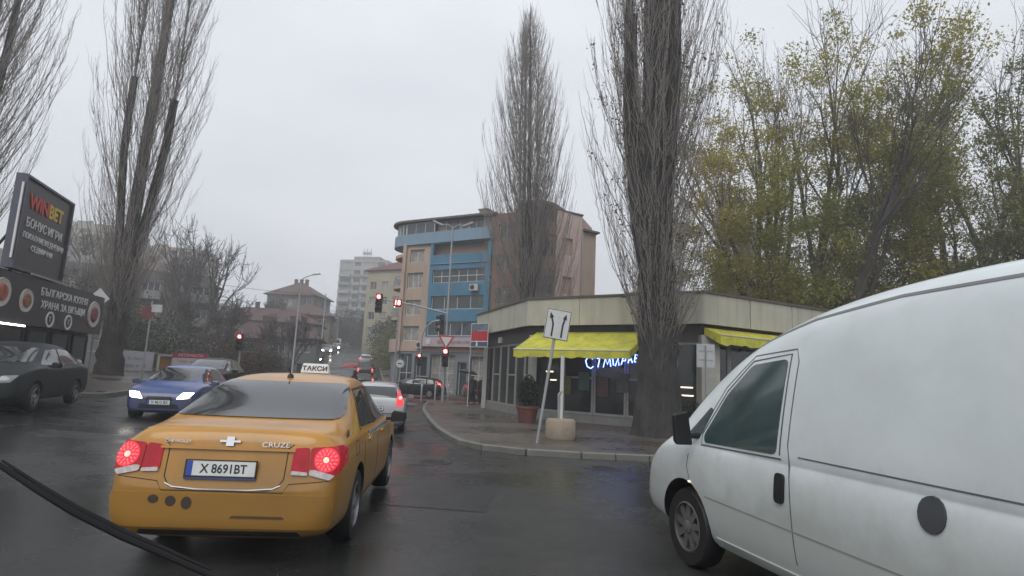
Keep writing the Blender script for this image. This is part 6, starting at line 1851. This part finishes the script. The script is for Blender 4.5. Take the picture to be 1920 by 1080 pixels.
umbrella('dark umbrella with a pale rim held over the person in black', (p1[0] - .14 * math.cos(R(160)) * -1 - .12, p1[1] - .28, um[2] + 2.05), .58, mat('umbrella_dark', (.05, .05, .055), .5, vary=.2), (R(-6), R(8)))
person('person in a navy coat beside the shop corner column', pzz(p2), R(20), M_coat2, M_jeans, M_hair, stride=-.13, arm_up=False)
p3 = (-8.1, 31.5)
person('person in a maroon coat crossing between the taxi and silver hatchback', (p3[0], p3[1], h(*p3)), R(100), M_coat3, M_jeans, M_hair)
umbrella('dull red umbrella over the person in maroon', (p3[0] - .27, p3[1] - .12, h(*p3) + 2.06), .55, mat('umbrella_red', (.30, .05, .05), .5, vary=.15), (R(5), R(-6)))

# ------------------------------------------------------------------ covers and fallen leaves
for lb, (x, y) in (('round iron manhole cover in the lane ahead of the taxi mirror', (-1.35, 11.4)), ('round iron manhole cover near the shop kerb', (1.9, 11.6))):
    mc = thing('manhole_cover', lb, 'manhole cover', (x, y, h(x, y)))
    MB().lathe([(.36, .001), (.36, .012), (.31, .014)], 24).build('rim', mat('wet_cast_iron', (.03, .028, .026), .35, .5, vary=.3, scale=20, bump=.4, bscale=60), mc)
    MB().lathe([(.30, .0), (.30, .010)], 24).build('lid', MATS['wet_cast_iron'], mc)
    for k in range(-3, 4):
        MB().box((0, k * .075, .013), (.5 - abs(k) * .06, .03, .008)).build('rib', MATS['wet_cast_iron'], mc)
rgl = np.random.default_rng(77)
nl = 1500
px_ = rgl.uniform(-3, 13, nl); py_ = rgl.uniform(12.9, 23, nl)
ok = np.array([(-2.2 < x < 14) and y > 13.2 + max(0, (x - 3) * .16) - (0 if x > .5 else -abs(x - .5) * .9) for x, y in zip(px_, py_)]) & (rgl.uniform(0, 1, nl) < np.exp(-((px_ - 5) ** 2 + (py_ - 18) ** 2) / 40))
px_, py_ = px_[ok], py_[ok]
Ql = []
for x, y in zip(px_, py_):
    a = rgl.uniform(0, 6.28); s_ = rgl.uniform(.025, .05); z = h(x, y) + .135 + rgl.uniform(0, .006)
    c_, d_ = math.cos(a) * s_, math.sin(a) * s_
    Ql.append([(x - c_, y - d_, z), (x + d_ * .6, y - c_ * .6, z + .004), (x + c_, y + d_, z), (x - d_ * .6, y + c_ * .6, z + .006)])
fl = ch(None, leaf_mesh('fallen_leaves', np.array(Ql), M_brownleaf), 'fallen_leaves', None); fl['kind'] = 'stuff'; fl['label'] = 'wet brown fallen leaves scattered on the shop pavement'

# ------------------------------------------------------------------ the viewer's own windscreen wiper
WI = thing('windscreen_wiper', 'black windscreen wiper crossing the lower left corner', 'wiper', (0, 0, 0))
pts = [(-.753, .80, 1.501), (-.66, .80, 1.455), (-.603, .80, 1.425), (-.554, .80, 1.401), (-.488, .80, 1.374), (-.43, .80, 1.354), (-.37, .80, 1.332), (-.30, .80, 1.300)]
M_rubber = mat('wiper_rubber', (.022, .022, .023), .9, vary=.2, spec=.1)
MB().tube(pts, [.002, .0035, .0045, .005, .005, .0045, .004, .003], 8).build('blade', M_rubber, WI, smooth=True)
MB().tube([(p[0], p[1] + .002, p[2] + .006) for p in pts[1:-1]], [.0015, .0025, .003, .003, .0025, .0015], 6).build('spine', M_rubber, WI, smooth=True)
MB().tube([(-.34, .80, 1.318), (-.20, .80, 1.20), (.15, .82, 1.04)], [.006, .009, .014], 8).build('arm', M_rubber, WI, smooth=True)
CB = thing('car_bonnet', 'dark bonnet of the viewing car, just below the frame', 'car bonnet', (0, 0, 0))
bn = MB()
for j in range(9):
    y = .72 + j * .14
    for i in range(13):
        x = -.85 + 1.7 * i / 12
        bn.v.append((x, y, 1.03 - .10 * (j / 8) ** 2 - .05 * (x / .85) ** 4))
for j in range(8):
    for i in range(12): bn.f.append((j * 13 + i, j * 13 + i + 1, (j + 1) * 13 + i + 1, (j + 1) * 13 + i))
bo_ = bn.build('bonnet_panel', M_darkpaint, CB, smooth=True)
sm = bo_.modifiers.new('t', 'SOLIDIFY'); sm.thickness = .03; sm.offset = -1
MB().box((0, .70, .98), (1.6, .06, .10)).build('cowl', M_black, CB)

# ------------------------------------------------------------------ damp air
hz_m = bpy.data.materials.new('damp_air'); hz_m.use_nodes = True
hn, hl = hz_m.node_tree.nodes, hz_m.node_tree.links
hn.remove(hn['Principled BSDF'])
pvn = hn.new('ShaderNodeVolumePrincipled')
pvn.inputs['Color'].default_value = (.93, .94, .96, 1)
pvn.inputs['Density'].default_value = .0030
pvn.inputs['Anisotropy'].default_value = .2
hl.new(pvn.outputs[0], hn['Material Output'].inputs['Volume'])
hzo = MB().box((-20, 110, 24), (330, 300, 52)).build('haze', hz_m); hzo['kind'] = 'stuff'; hzo['label'] = 'thin damp haze in the rainy air'
